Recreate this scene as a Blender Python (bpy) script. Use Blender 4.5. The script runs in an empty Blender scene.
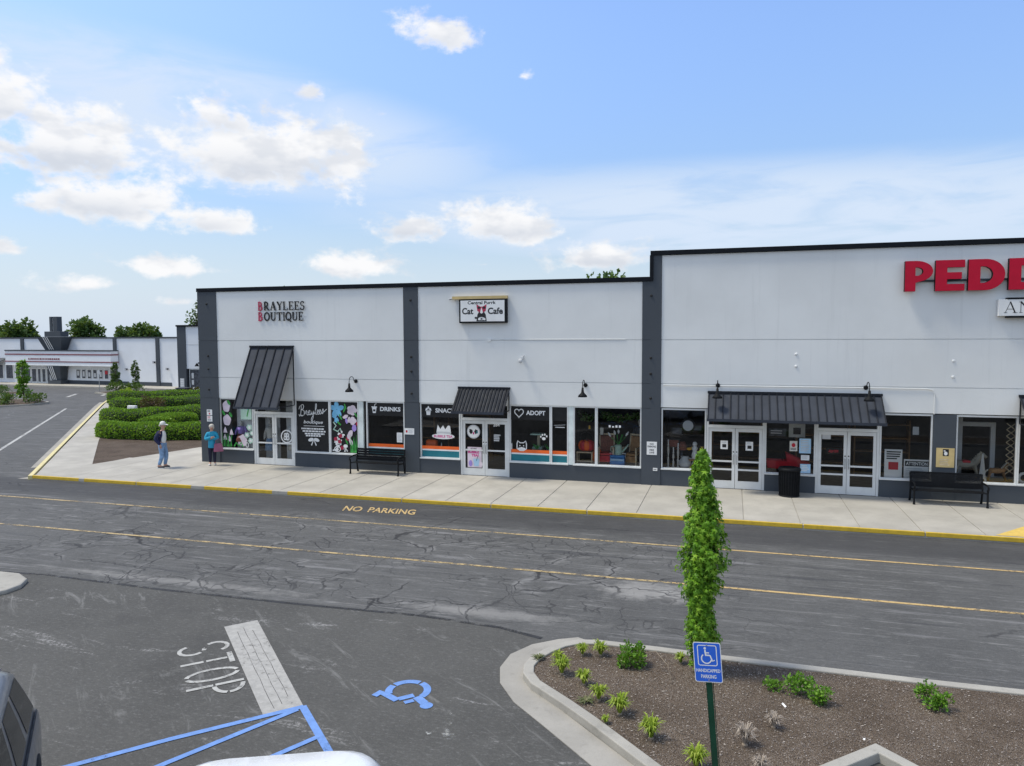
import bpy, math, random
from math import sin, cos, pi, radians as R
from mathutils import Vector, Matrix
random.seed(7)
SC = bpy.context.scene
COL = SC.collection
D = 26.2          # the long shop front stands at this distance
SW = 0.15         # sidewalk height

# ------------------------------------------------------------------ materials
def nt(name):
    m = bpy.data.materials.new(name); m.use_nodes = True
    t = m.node_tree; t.nodes.clear()
    out = t.nodes.new('ShaderNodeOutputMaterial')
    return m, t, out
def node(t, typ, **kw):
    n = t.nodes.new(typ)
    for k, v in kw.items():
        if k.startswith('i_'):
            key = k[2:]
            n.inputs[int(key) if key.isdigit() else key.replace('_', ' ')].default_value = v
        else: setattr(n, k, v)
    return n
def lk(t, a, b): t.links.new(a, b)
def c4(c): return (c[0], c[1], c[2], 1.0)
def math_n(t, op, a, b=None, c=None, clamp=False):
    n = t.nodes.new('ShaderNodeMath'); n.operation = op; n.use_clamp = clamp
    for i, v in enumerate((a, b, c)):
        if v is None: continue
        if isinstance(v, (int, float)): n.inputs[i].default_value = v
        else: t.links.new(v, n.inputs[i])
    return n.outputs[0]
def sstep(t, v, lo, hi, o0=0.0, o1=1.0):
    n = t.nodes.new('ShaderNodeMapRange'); n.interpolation_type = 'SMOOTHSTEP'
    t.links.new(v, n.inputs[0])
    for i, x in enumerate((lo, hi, o0, o1)): n.inputs[i+1].default_value = x
    return n.outputs[0]
def mixc(t, f, a, b, blend='MIX'):
    n = t.nodes.new('ShaderNodeMix'); n.data_type = 'RGBA'; n.blend_type = blend
    for v, i in ((f, 0), (a, 6), (b, 7)):
        if isinstance(v, (int, float)): n.inputs[i].default_value = v
        elif isinstance(v, tuple): n.inputs[i].default_value = c4(v)
        else: t.links.new(v, n.inputs[i])
    return n.outputs[2]
def noise(t, vec, scale, detail=3, rough=.55, dist=0.0):
    n = t.nodes.new('ShaderNodeTexNoise'); n.inputs['Scale'].default_value = scale
    n.inputs['Detail'].default_value = detail; n.inputs['Roughness'].default_value = rough
    n.inputs['Distortion'].default_value = dist
    if vec is not None: t.links.new(vec, n.inputs['Vector'])
    return n.outputs[0]
def mapping(t, vec, scale=(1,1,1), rot=(0,0,0), loc=(0,0,0)):
    n = t.nodes.new('ShaderNodeMapping'); t.links.new(vec, n.inputs[0])
    n.inputs['Scale'].default_value = scale; n.inputs['Rotation'].default_value = rot; n.inputs['Location'].default_value = loc
    return n.outputs[0]
def obco(t): return t.nodes.new('ShaderNodeTexCoord').outputs['Object']
def bumpn(t, h, strength, dist=.01):
    n = t.nodes.new('ShaderNodeBump'); n.inputs['Strength'].default_value = strength
    n.inputs['Distance'].default_value = dist; t.links.new(h, n.inputs['Height']); return n.outputs[0]

MAT = {}
def mat(name, col, rough=.6, metal=0.0, var=.12, scale=3.0, bump=0.0, bscale=60.0, spec=.4, coat=0.0, sheen=0.0):
    m, t, out = nt(name)
    p = node(t, 'ShaderNodeBsdfPrincipled')
    p.inputs['Roughness'].default_value = rough; p.inputs['Metallic'].default_value = metal
    p.inputs['Specular IOR Level'].default_value = spec; p.inputs['Coat Weight'].default_value = coat
    v = obco(t)
    n = noise(t, v, scale, 4)
    dark = tuple(max(0, c*(1-var)) for c in col); lite = tuple(min(1, c*(1+var)) for c in col)
    cc = mixc(t, sstep(t, n, .3, .7), dark, lite)
    lk(t, cc, p.inputs['Base Color'])
    r2 = sstep(t, noise(t, v, scale*2.3, 3), .3, .7, max(0, rough-.07), min(1, rough+.07))
    lk(t, r2, p.inputs['Roughness'])
    if bump: lk(t, bumpn(t, noise(t, v, bscale, 4), bump), p.inputs['Normal'])
    lk(t, p.outputs[0], out.inputs[0])
    MAT[name] = m; return m

def leaf_mat(name, a, b, c, trans=.35):
    m, t, out = nt(name)
    g = node(t, 'ShaderNodeNewGeometry')
    ramp = node(t, 'ShaderNodeValToRGB')
    e = ramp.color_ramp.elements
    e[0].color = c4(a); e[1].color = c4(c); e.new(.5).color = c4(b)
    lk(t, g.outputs['Random Per Island'], ramp.inputs[0])
    d = node(t, 'ShaderNodeBsdfPrincipled', i_Roughness=.5)
    d.inputs['Specular IOR Level'].default_value = .3
    lk(t, ramp.outputs[0], d.inputs['Base Color'])
    tr = node(t, 'ShaderNodeBsdfTranslucent')
    lk(t, mixc(t, .5, ramp.outputs[0], (.25, .35, .03)), tr.inputs[0])
    mx = node(t, 'ShaderNodeMixShader', i_0=trans)
    lk(t, d.outputs[0], mx.inputs[1]); lk(t, tr.outputs[0], mx.inputs[2]); lk(t, mx.outputs[0], out.inputs[0])
    MAT[name] = m; return m

def paint_mat(name, col, wear=.45, scale=9.0, stretch=(1,1,1)):
    """road paint, worn through in flakes so the asphalt below shows"""
    m, t, out = nt(name)
    v = obco(t)
    n1 = noise(t, v, scale, 6, .75); n2 = noise(t, v, 90, 2, .5); n3 = noise(t, mapping(t, v, (.9, .9, 1)), .8, 3)
    s = math_n(t, 'ADD', math_n(t, 'MULTIPLY', n1, .6), math_n(t, 'ADD', math_n(t, 'MULTIPLY', n2, .18), math_n(t, 'MULTIPLY', n3, .45)))
    k = sstep(t, s, wear+.1, wear+.26)
    p = node(t, 'ShaderNodeBsdfPrincipled', i_Roughness=.75)
    lk(t, mixc(t, sstep(t, n1, .35, .7), tuple(x*.78 for x in col), col), p.inputs['Base Color'])
    tr = node(t, 'ShaderNodeBsdfTransparent'); mx = node(t, 'ShaderNodeMixShader')
    lk(t, k, mx.inputs[0]); lk(t, tr.outputs[0], mx.inputs[1]); lk(t, p.outputs[0], mx.inputs[2]); lk(t, mx.outputs[0], out.inputs[0])
    MAT[name] = m; return m

def glass_mat(name, tint=(.92,.94,.94), refl=1.0):
    m, t, out = nt(name)
    f = node(t, 'ShaderNodeFresnel', i_IOR=1.5)
    tr = node(t, 'ShaderNodeBsdfTransparent'); tr.inputs[0].default_value = c4(tint)
    g = node(t, 'ShaderNodeBsdfGlossy', i_Roughness=.02); g.inputs[0].default_value = (.95,.97,1,1)
    mx = node(t, 'ShaderNodeMixShader')
    lk(t, math_n(t, 'MULTIPLY', f.outputs[0], refl, clamp=True), mx.inputs[0])
    lk(t, tr.outputs[0], mx.inputs[1]); lk(t, g.outputs[0], mx.inputs[2]); lk(t, mx.outputs[0], out.inputs[0])
    MAT[name] = m; return m

def asphalt_mat(name, base, road):
    m, t, out = nt(name); v = obco(t)
    p = node(t, 'ShaderNodeBsdfPrincipled', i_Roughness=.88); p.inputs['Specular IOR Level'].default_value = .3
    agg = noise(t, v, 42, 4, .75); big = noise(t, v, .22, 4, .6); mid = noise(t, v, 1.7, 5, .65)
    col = mixc(t, sstep(t, big, .3, .7), tuple(c*.8 for c in base), tuple(c*1.2 for c in base))
    col = mixc(t, sstep(t, mid, .35, .72, 0, .55), col, tuple(c*1.35 for c in base))
    col = mixc(t, sstep(t, agg, .35, .75, 0, .5), col, tuple(min(1, c*1.9) for c in base))
    g2 = noise(t, mapping(t, v, (1,1.8,1)), 11, 4, .7)
    col = mixc(t, sstep(t, g2, .52, .72, 0, .38), col, (.21,.205,.20))
    col = mixc(t, sstep(t, g2, .46, .3, 0, .45), col, (.05,.05,.052))
    if road:
        st = noise(t, mapping(t, v, (.22, 3.2, 1)), 1.3, 6, .68, .6)
        st2 = noise(t, mapping(t, v, (.5, 7.0, 1), loc=(3,1,0)), 1.5, 6, .7, .4)
        msk = sstep(t, noise(t, v, .35, 2), .38, .6)
        col = mixc(t, math_n(t, 'MULTIPLY', sstep(t, st, .54, .68, 0, .75), msk), col, (.21,.205,.205))
        col = mixc(t, math_n(t, 'MULTIPLY', sstep(t, st2, .55, .66, 0, .55), sstep(t, mid, .38, .58)), col, (.27,.265,.255))
        st3 = noise(t, mapping(t, v, (.16, 9.0, 1), loc=(1,8,0)), 1.2, 5, .7, .3)
        col = mixc(t, sstep(t, st3, .56, .68, 0, .35), col, (.24,.235,.225))
        sy = node(t, 'ShaderNodeSeparateXYZ'); lk(t, v, sy.inputs[0])
        wob = math_n(t, 'ADD', sy.outputs[1], math_n(t, 'MULTIPLY', math_n(t, 'SUBTRACT', big, .5), 1.5))
        col = mixc(t, math_n(t, 'MULTIPLY', sstep(t, wob, 19.3, 20.3, 0, .6), sstep(t, wob, 22.5, 21.5)), col, (.034,.034,.037))
        col = mixc(t, sstep(t, st, .44, .34, 0, .45), col, (.035,.036,.042))
        # cracks: cell borders in warped space, a fine net and a coarse one, each only in its own patches
        w = node(t, 'ShaderNodeTexNoise', i_Scale=.9, i_Detail=4.0); lk(t, v, w.inputs['Vector'])
        wv = node(t, 'ShaderNodeVectorMath', operation='MULTIPLY_ADD')
        lk(t, w.outputs['Color'], wv.inputs[0]); wv.inputs[1].default_value = (1.3,1.3,0); lk(t, v, wv.inputs[2])
        sx = node(t, 'ShaderNodeSeparateXYZ'); lk(t, v, sx.inputs[0])
        reg = math_n(t, 'MULTIPLY', sstep(t, sx.outputs[0], -24, -15), sstep(t, sx.outputs[0], 2.5, -1.5))
        reg = math_n(t, 'MULTIPLY', reg, math_n(t, 'MULTIPLY', sstep(t, sx.outputs[1], 12.4, 13.2), sstep(t, sx.outputs[1], 20.5, 18.5)))
        def net(scale, width, lo, hi, seed, amt, sc=(1,1,1)):
            vo = node(t, 'ShaderNodeTexVoronoi', feature='DISTANCE_TO_EDGE', i_Scale=scale)
            lk(t, mapping(t, wv.outputs[0], sc, loc=(seed, seed*.7, 0)), vo.inputs['Vector'])
            k = sstep(t, vo.outputs['Distance'], width, width*.35)
            pm = sstep(t, noise(t, mapping(t, v, loc=(seed*2,3,0)), .45, 3), lo, hi)
            return math_n(t, 'MULTIPLY', math_n(t, 'MULTIPLY', k, pm), amt)
        k1 = math_n(t, 'MULTIPLY', net(.55, .016, .40, .55, 3.1, .75, (.8,1.2,1)), reg)
        k2 = math_n(t, 'MULTIPLY', net(1.9, .04, .47, .56, 9.4, .5), reg)
        k3 = net(.3, .008, .5, .62, 17.0, .65, (.6,1.5,1))
        kk = math_n(t, 'MAXIMUM', math_n(t, 'MAXIMUM', k1, k2), k3)
        halo = math_n(t, 'MULTIPLY', math_n(t, 'MULTIPLY', net(.55, .085, .40, .58, 3.1, .65, (.8,1.2,1)), reg), sstep(t, mid, .45, .65))
        col = mixc(t, halo, col, (.22,.215,.21))
        # pale dusty spot on the road
        for (cx, cy, rx, ry, a) in ((-1.6, 15.6, 1.5, .8, .7), (-4.6, 13.5, 2.6, .35, .5), (-12, 13.4, 4.5, .3, .45)):
            dx = math_n(t, 'DIVIDE', math_n(t, 'SUBTRACT', sx.outputs[0], cx), rx)
            dy = math_n(t, 'DIVIDE', math_n(t, 'SUBTRACT', sx.outputs[1], cy), ry)
            rr = math_n(t, 'SQRT', math_n(t, 'ADD', math_n(t, 'POWER', dx, 2.0), math_n(t, 'POWER', dy, 2.0)))
            rr = math_n(t, 'ADD', rr, math_n(t, 'MULTIPLY', math_n(t, 'SUBTRACT', noise(t, v, 2.2, 5, .7), .5), 1.6))
            col = mixc(t, sstep(t, rr, 1.0, .2, 0, a), col, (.3,.29,.275))
        col = mixc(t, kk, col, (.018,.018,.02))
        hgt = math_n(t, 'SUBTRACT', agg, math_n(t, 'MULTIPLY', kk, 2.0))
    else:
        vr = mapping(t, v, (1,1,1), (0,0,R(38)))
        st = noise(t, mapping(t, vr, (.5, 3.0, 1)), 1.0, 6, .7, 1.0)
        col = mixc(t, sstep(t, st, .56, .72, 0, .6), col, (.22,.215,.205))
        st2 = noise(t, mapping(t, v, (.6, 2.2, 1), loc=(5,2,0)), .55, 8, .78, .8)
        gate = sstep(t, noise(t, v, 16, 3, .7), .42, .62)
        col = mixc(t, math_n(t, 'MULTIPLY', sstep(t, st2, .56, .66, 0, .7), gate), col, (.33,.32,.31))
        col = mixc(t, sstep(t, noise(t, v, .6, 4, .6), .56, .72, 0, .35), col, (.05,.048,.047))
        hgt = agg
    lk(t, col, p.inputs['Base Color'])
    lk(t, bumpn(t, hgt, .35, .012), p.inputs['Normal'])
    lk(t, p.outputs[0], out.inputs[0]); MAT[name] = m; return m

def concrete_mat(name, base, slabs=False, stain=.5):
    m, t, out = nt(name); v = obco(t)
    p = node(t, 'ShaderNodeBsdfPrincipled', i_Roughness=.85); p.inputs['Specular IOR Level'].default_value = .25
    a = noise(t, v, .9, 5, .6); f = noise(t, v, 45, 3, .7); s = noise(t, v, 3.5, 5, .7)
    col = mixc(t, sstep(t, a, .3, .7), tuple(c*.86 for c in base), tuple(c*1.1 for c in base))
    col = mixc(t, sstep(t, s, .52, .75, 0, stain), col, tuple(c*.6 for c in base))
    col = mixc(t, sstep(t, f, .4, .75, 0, .25), col, tuple(c*.7 for c in base))
    if slabs:
        sx = node(t, 'ShaderNodeSeparateXYZ'); lk(t, v, sx.inputs[0])
        cell = math_n(t, 'FLOOR', math_n(t, 'DIVIDE', math_n(t, 'ADD', sx.outputs[0], 5.697), 1.515))
        wn = node(t, 'ShaderNodeTexWhiteNoise', noise_dimensions='1D'); lk(t, cell, wn.inputs['W'])
        col = mixc(t, math_n(t, 'MULTIPLY', wn.outputs[0], .3), col, tuple(c*.8 for c in base))
    lk(t, col, p.inputs['Base Color']); lk(t, bumpn(t, f, .2, .006), p.inputs['Normal'])
    lk(t, p.outputs[0], out.inputs[0]); MAT[name] = m; return m

def wall_mat(name, base, grime=.25):
    m, t, out = nt(name); v = obco(t)
    p = node(t, 'ShaderNodeBsdfPrincipled', i_Roughness=.7); p.inputs['Specular IOR Level'].default_value = .3
    a = noise(t, v, .35, 4, .6); s = noise(t, mapping(t, v, (2.2, 2.2, .12)), 2.0, 5, .65); f = noise(t, v, 30, 3)
    col = mixc(t, sstep(t, a, .3, .7), tuple(c*.95 for c in base), tuple(min(1,c*1.04) for c in base))
    col = mixc(t, sstep(t, s, .55, .75, 0, grime), col, tuple(c*.8 for c in base))
    lk(t, col, p.inputs['Base Color']); lk(t, bumpn(t, f, .12, .01), p.inputs['Normal'])
    lk(t, p.outputs[0], out.inputs[0]); MAT[name] = m; return m

def mulch_mat(name, a, b, c):
    m, t, out = nt(name); v = obco(t)
    p = node(t, 'ShaderNodeBsdfPrincipled', i_Roughness=.95); p.inputs['Specular IOR Level'].default_value = .1
    vo = node(t, 'ShaderNodeTexVoronoi', i_Scale=62.0); lk(t, mapping(t, v, (1,1.2,1), (0,0,.6)), vo.inputs['Vector'])
    vo2 = node(t, 'ShaderNodeTexVoronoi', i_Scale=105.0); lk(t, mapping(t, v, (1.3,1,1), (0,0,.3)), vo2.inputs['Vector'])
    sep = node(t, 'ShaderNodeSeparateColor'); lk(t, vo.outputs['Color'], sep.inputs[0])
    sep2 = node(t, 'ShaderNodeSeparateColor'); lk(t, vo2.outputs['Color'], sep2.inputs[0])
    big = noise(t, v, 1.3, 4)
    col = mixc(t, sep.outputs[0], a, b); col = mixc(t, sstep(t, sep2.outputs[1], .86, .95), col, c)
    col = mixc(t, sstep(t, big, .35, .7, 0, .5), col, tuple(x*.75 for x in a))
    lk(t, col, p.inputs['Base Color'])
    h = math_n(t, 'ADD', vo.outputs['Distance'], math_n(t, 'MULTIPLY', sep2.outputs[0], .6))
    lk(t, bumpn(t, h, .9, .03), p.inputs['Normal'])
    lk(t, p.outputs[0], out.inputs[0]); MAT[name] = m; return m

asphalt_mat('road_asphalt', (.076,.075,.073), True)
asphalt_mat('lot_asphalt', (.068,.066,.061), False)
concrete_mat('walk_concrete', (.41,.385,.34), True, .3)
concrete_mat('kerb_concrete', (.37,.35,.31), False, .55)
concrete_mat('gutter_concrete', (.33,.31,.275), False, .5)
wall_mat('wall_paint', (.745,.75,.735), .3); wall_mat('far_wall_paint', (.76,.78,.81), .1)
wall_mat('slate_paint', (.064,.074,.087), .3)
mulch_mat('mulch', (.14,.104,.076), (.245,.19,.145), (.42,.37,.32))
mulch_mat('bed_mulch', (.12,.09,.07), (.20,.155,.125), (.3,.25,.2))
mat('black_metal', (.008,.009,.011), .6, .0, .2, 3.0, spec=.15); mat('coping_metal', (.008,.010,.014), .65, 0, .15, 3.0, spec=.12)
mat('awning_metal', (.040,.046,.060), .6, 0, .12, 1.5, spec=.2); mat('awning_rib', (.018,.02,.026), .7, 0, .12, 3.0, spec=.15)
mat('aluminium', (.70,.71,.70), .4, .1, .05); mat('white_post', (.66,.72,.70), .5)
mat('white', (.78,.78,.77), .55, 0, .04); mat('offwhite', (.62,.60,.55), .6); mat('pale_grey', (.55,.56,.57), .6, 0, .05)
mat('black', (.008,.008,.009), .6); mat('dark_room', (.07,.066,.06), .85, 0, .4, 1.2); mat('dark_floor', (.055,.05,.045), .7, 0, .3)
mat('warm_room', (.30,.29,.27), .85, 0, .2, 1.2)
mat('sign_red', (.50,.006,.032), .5, 0, .05, 3.0, spec=.2); mat('text_black', (.012,.012,.014), .5); mat('text_red', (.42,.03,.08), .5)
mat('pink', (.62,.05,.24), .5); mat('orange', (.85,.14,.02), .5, 0, .08); mat('teal', (.012,.16,.20), .5, 0, .08)
mat('flower_pink', (.68,.58,.64), .6); mat('flower_blue', (.18,.48,.72), .6); mat('flower_green', (.05,.34,.06), .6, 0, .3, 8)
mat('flower_purple', (.36,.25,.62), .6); mat('flower_red', (.38,.02,.06), .6); mat('mint', (.42,.60,.50), .6)
mat('sign_blue', (.03,.13,.62), .35, 0, .04); mat('post_green', (.004,.045,.022), .45, 0, .2)
mat('tan_board', (.58,.44,.20), .7); mat('lightblue', (.40,.60,.78), .6); mat('cooler_blue', (.03,.20,.52), .45)
mat('red', (.5,.015,.03), .5); mat('wood', (.32,.17,.07), .6, 0, .25, 6); mat('pale_wood', (.58,.48,.33), .6, 0, .2, 6)
mat('weave', (.20,.07,.05), .8, 0, .35, 25); mat('horse_grey', (.36,.33,.27), .7); mat('mane_white', (.62,.60,.54), .9)
mat('steel', (.45,.46,.47), .35, .6); mat('rubber', (.012,.012,.012), .8); mat('yellow', (.75,.42,.03), .6)
mat('skin', (.50,.29,.21), .55, 0, .06); mat('navy', (.012,.016,.06), .8); mat('shirt_white', (.66,.66,.64), .8, 0, .05)
mat('jeans', (.18,.29,.46), .85, 0, .25, 7); mat('shoe_dark', (.03,.028,.028), .6); mat('coat_teal', (.02,.28,.44), .75, 0, .1, 6)
mat('trousers_dark', (.014,.015,.035), .85); mat('hair_grey', (.52,.49,.44), .8); mat('bag_mauve', (.30,.10,.17), .7)
mat('cap_white', (.66,.66,.62), .75); mat('shoe_white', (.6,.6,.6), .6)
mat('car_grey', (.17,.172,.175), .35, .3, .05, coat=.6); mat('car_white', (.78,.79,.80), .28, 0, .02, coat=.6)
mat('car_glass', (.012,.016,.016), .08, 0, .0, spec=.7); mat('car_trim', (.01,.01,.01), .6); mat('chrome', (.6,.6,.6), .2, .9); mat('tail_red', (.35,.01,.01), .25)
mat('bark', (.11,.085,.065), .9, 0, .3, 12, .5, 30); mat('twig', (.25,.2,.15), .9); mat('dry_grass', (.40,.34,.28), .9, 0, .2)
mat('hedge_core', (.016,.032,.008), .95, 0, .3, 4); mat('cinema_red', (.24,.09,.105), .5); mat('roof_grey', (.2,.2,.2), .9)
mat('poster_dark', (.06,.065,.08), .4, 0, .6, 5)
leaf_mat('leaf_tree', (.06,.16,.010), (.16,.36,.02), (.33,.54,.05), .42)
leaf_mat('leaf_hedge', (.06,.15,.012), (.15,.31,.02), (.28,.46,.05), .35)
leaf_mat('leaf_far', (.035,.08,.018), (.065,.125,.028), (.11,.18,.045), .25)
leaf_mat('leaf_shrub', (.06,.16,.015), (.12,.28,.025), (.22,.40,.05), .3)
leaf_mat('leaf_lily', (.22,.33,.03), (.34,.45,.05), (.48,.55,.10), .35)
leaf_mat('leaf_purple', (.05,.022,.018), (.085,.04,.025), (.10,.09,.03), .2)
leaf_mat('leaf_dull', (.10,.13,.05), (.14,.16,.06), (.18,.17,.08), .2)
leaf_mat('chip', (.09,.07,.055), (.2,.16,.13), (.42,.37,.32), .0)
paint_mat('tar', (.025,.025,.026), .40, 4); paint_mat('paint_yellow_worn', (.50,.37,.18), .42, 5); paint_mat('paint_yellow', (.56,.39,.17), .36); paint_mat('paint_kerb', (.66,.44,.035), .20, 6); paint_mat('paint_kerb_pale', (.70,.60,.30), .2, 6)
paint_mat('paint_white', (.46,.45,.42), .35, 7); paint_mat('paint_stopbar', (.40,.385,.355), .30, 8); paint_mat('paint_blue', (.16,.30,.64), .30, 7)
paint_mat('paint_faint', (.5,.5,.47), .55, 5); paint_mat('paint_ramp', (.72,.50,.12), .1, 6)
glass_mat('glass')

# ------------------------------------------------------------------ mesh helpers
def tag(o, label=None, cat=None, group=None, kind=None):
    if label: o['label'] = label
    if cat: o['category'] = cat
    if group: o['group'] = group
    if kind: o['kind'] = kind
    return o
def thing(name, label, cat, loc=(0,0,0), rz=0.0, group=None):
    o = bpy.data.objects.new(name, None); COL.objects.link(o)
    o.empty_display_size = .2
    o.location = loc; o.rotation_euler = (0,0,rz)
    return tag(o, label, cat, group)

class MB:
    def __init__(s): s.v=[]; s.f=[]; s.m=[]; s.mats=[]
    def mi(s, m):
        if m not in s.mats: s.mats.append(m)
        return s.mats.index(m)
    def add(s, vs, fs, m):
        b=len(s.v); k=s.mi(m); s.v.extend(tuple(x) for x in vs)
        for f in fs: s.f.append([b+i for i in f]); s.m.append(k)
    def box(s, x0,x1,y0,y1,z0,z1,m):
        s.add([(x0,y0,z0),(x1,y0,z0),(x1,y1,z0),(x0,y1,z0),(x0,y0,z1),(x1,y0,z1),(x1,y1,z1),(x0,y1,z1)],
              [(0,3,2,1),(4,5,6,7),(0,1,5,4),(1,2,6,5),(2,3,7,6),(3,0,4,7)], m); return s
    def prism(s, pts, z0, z1, m, top=True):
        n=len(pts); a=sum(pts[i][0]*pts[(i+1)%n][1]-pts[(i+1)%n][0]*pts[i][1] for i in range(n))
        if a<0: pts=pts[::-1]
        s.add([(x,y,z0) for x,y in pts]+[(x,y,z1) for x,y in pts],
              [tuple(range(n,2*n)), tuple(range(n-1,-1,-1))]+[(i,(i+1)%n,n+(i+1)%n,n+i) for i in range(n)], m); return s
    def tube(s, pts, r, m, n=8, cap=True):
        pts=[Vector(p) for p in pts]; rs=r if isinstance(r,(list,tuple)) else [r]*len(pts)
        rings=[]; up=None
        for i,p in enumerate(pts):
            d=(pts[min(i+1,len(pts)-1)]-pts[max(i-1,0)]).normalized()
            if up is None: up = Vector((0,0,1)) if abs(d.z)<.9 else Vector((1,0,0))
            a=d.cross(up).normalized(); b=a.cross(d).normalized(); up=b
            rings.append([p+(a*cos(2*pi*k/n)+b*sin(2*pi*k/n))*rs[i] for k in range(n)])
        vs=[v for r_ in rings for v in r_]; fs=[]
        for i in range(len(rings)-1):
            for k in range(n): fs.append((i*n+k,i*n+(k+1)%n,(i+1)*n+(k+1)%n,(i+1)*n+k))
        if cap: fs.append(tuple(range(n-1,-1,-1))); fs.append(tuple((len(rings)-1)*n+k for k in range(n)))
        s.add(vs,fs,m); return s
    def lathe(s, prof, c, m, n=16, axis='z'):
        vs=[];fs=[]
        for (r,h) in prof:
            for k in range(n):
                a=2*pi*k/n; x,y=r*cos(a),r*sin(a)
                vs.append((c[0]+x,c[1]+y,c[2]+h) if axis=='z' else (c[0]+x,c[1]-h,c[2]+y))
        for i in range(len(prof)-1):
            for k in range(n): fs.append((i*n+k,i*n+(k+1)%n,(i+1)*n+(k+1)%n,(i+1)*n+k))
        fs.append(tuple(range(n-1,-1,-1))); fs.append(tuple((len(prof)-1)*n+k for k in range(n)))
        s.add(vs,fs,m); return s
    def ball(s, c, r, m, n=12, k=8):
        r = (r,r,r) if not isinstance(r,(tuple,list)) else r
        vs=[];fs=[]
        for i in range(k+1):
            p=pi*i/k
            for j in range(n): vs.append((c[0]+r[0]*sin(p)*cos(2*pi*j/n), c[1]+r[1]*sin(p)*sin(2*pi*j/n), c[2]+r[2]*cos(p)))
        for i in range(k):
            for j in range(n): fs.append((i*n+j,(i+1)*n+j,(i+1)*n+(j+1)%n,i*n+(j+1)%n))
        s.add(vs,fs,m); return s
    def build(s, name, parent=None, smooth=False, bevel=0.0, world=False, sub=0):
        me=bpy.data.meshes.new(name); me.from_pydata(s.v,[],s.f); me.update()
        for m in s.mats: me.materials.append(MAT[m])
        me.polygons.foreach_set('material_index', s.m)
        if smooth: me.polygons.foreach_set('use_smooth',[True]*len(me.polygons))
        o=bpy.data.objects.new(name,me); COL.objects.link(o)
        if parent:
            o.parent=parent
            if world:
                # an inverse over the whole chain, so world-space vertices stay where they are
                chain=[]; p=parent
                while p: chain.append(p); p=p.parent
                w=Matrix.Identity(4)
                for p in reversed(chain):
                    w = w @ p.matrix_parent_inverse @ (Matrix.Translation(p.location) @ p.rotation_euler.to_matrix().to_4x4())
                o.matrix_parent_inverse = w.inverted()
        if bevel:
            b=o.modifiers.new('bevel','BEVEL'); b.width=bevel; b.segments=2; b.limit_method='ANGLE'; b.angle_limit=R(40)
        if sub:
            b=o.modifiers.new('subd','SUBSURF'); b.levels=sub; b.render_levels=sub
        return o

_tc={}
def text_polys(txt, bold=0.0, shear=0.0):
    key=(txt,bold,shear)
    if key in _tc: return _tc[key]
    cu=bpy.data.curves.new('t','FONT'); cu.body=txt; cu.size=1.0; cu.offset=bold; cu.shear=shear; cu.fill_mode='FRONT'; cu.resolution_u=3
    o=bpy.data.objects.new('t',cu); COL.objects.link(o)
    dg=bpy.context.evaluated_depsgraph_get(); dg.update()
    me=bpy.data.meshes.new_from_object(o.evaluated_get(dg))
    vs=[(v.co.x,v.co.y) for v in me.vertices]; fs=[tuple(p.vertices) for p in me.polygons]
    bpy.data.objects.remove(o); bpy.data.curves.remove(cu); bpy.data.meshes.remove(me)
    x0=min(v[0] for v in vs); x1=max(v[0] for v in vs); y0=min(v[1] for v in vs); y1=max(v[1] for v in vs)
    _tc[key]=(vs,fs,(x0,x1,y0,y1)); return _tc[key]

class Flat(MB):
    """flat artwork: (u, v) on a surface, each later shape a hair further out (w)"""
    def __init__(s, fn, step=.0006): super().__init__(); s.fn=fn; s.w=0.0; s.step=step
    def poly(s, pts, m):
        s.w+=s.step; s.add([s.fn(u,v,s.w) for u,v in pts],[tuple(range(len(pts)))],m); return s
    def rect(s,u0,u1,v0,v1,m): return s.poly([(u0,v0),(u1,v0),(u1,v1),(u0,v1)],m)
    def ell(s,cu,cv,ru,rv,m,n=18,wob=0,rot=0):
        return s.poly([(cu+ru*(1+wob*sin(5*a+cu*9))*cos(a)*cos(rot)-rv*sin(a)*sin(rot), cv+rv*(1+wob*sin(5*a+cu*9))*sin(a)*cos(rot)+ru*cos(a)*sin(rot)) for a in [2*pi*i/n for i in range(n)]],m)
    def stroke(s,pts,w,m,closed=False):
        s.w+=s.step; n=len(pts); L=[];Rr=[]
        ww = w if isinstance(w,(list,tuple)) else [w]*n
        for i in range(n):
            a=pts[i-1] if (i>0 or closed) else pts[i]; b=pts[(i+1)%n] if (i<n-1 or closed) else pts[i]
            dx,dy=b[0]-a[0],b[1]-a[1]; l=math.hypot(dx,dy) or 1; nx,ny=-dy/l*ww[i]/2,dx/l*ww[i]/2
            L.append((pts[i][0]+nx,pts[i][1]+ny)); Rr.append((pts[i][0]-nx,pts[i][1]-ny))
        vs=[s.fn(u,v,s.w) for u,v in L+Rr]
        s.add(vs,[(n+i,n+(i+1)%n,(i+1)%n,i) for i in range(n if closed else n-1)],m); return s
    def text(s,txt,u0,u1,v0,v1,m,bold=0.0,shear=0.0):
        vs,fs,(x0,x1,y0,y1)=text_polys(txt,bold,shear); s.w+=s.step
        s.add([s.fn(u0+(x-x0)/(x1-x0)*(u1-u0), v0+(y-y0)/(y1-y0)*(v1-v0), s.w) for x,y in vs],fs,m); return s
    def lines(s,u0,u1,v0,v1,n,m,fill=.45):
        h=(v1-v0)/n
        for i in range(n):
            q=u1-(u1-u0)*random.uniform(0,.3); s.rect(u0,q,v1-(i+fill)*h,v1-i*h,m)
        return s
def facade(y):       # artwork standing in a plane parallel to the shop front, facing the road
    return lambda u,v,w: (u, y-w, v)
def arc(cx,cy,rx,ry,a0,a1,n=12): return [(cx+rx*cos(R(a0+(a1-a0)*i/n)), cy+ry*sin(R(a0+(a1-a0)*i/n))) for i in range(n+1)]

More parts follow.
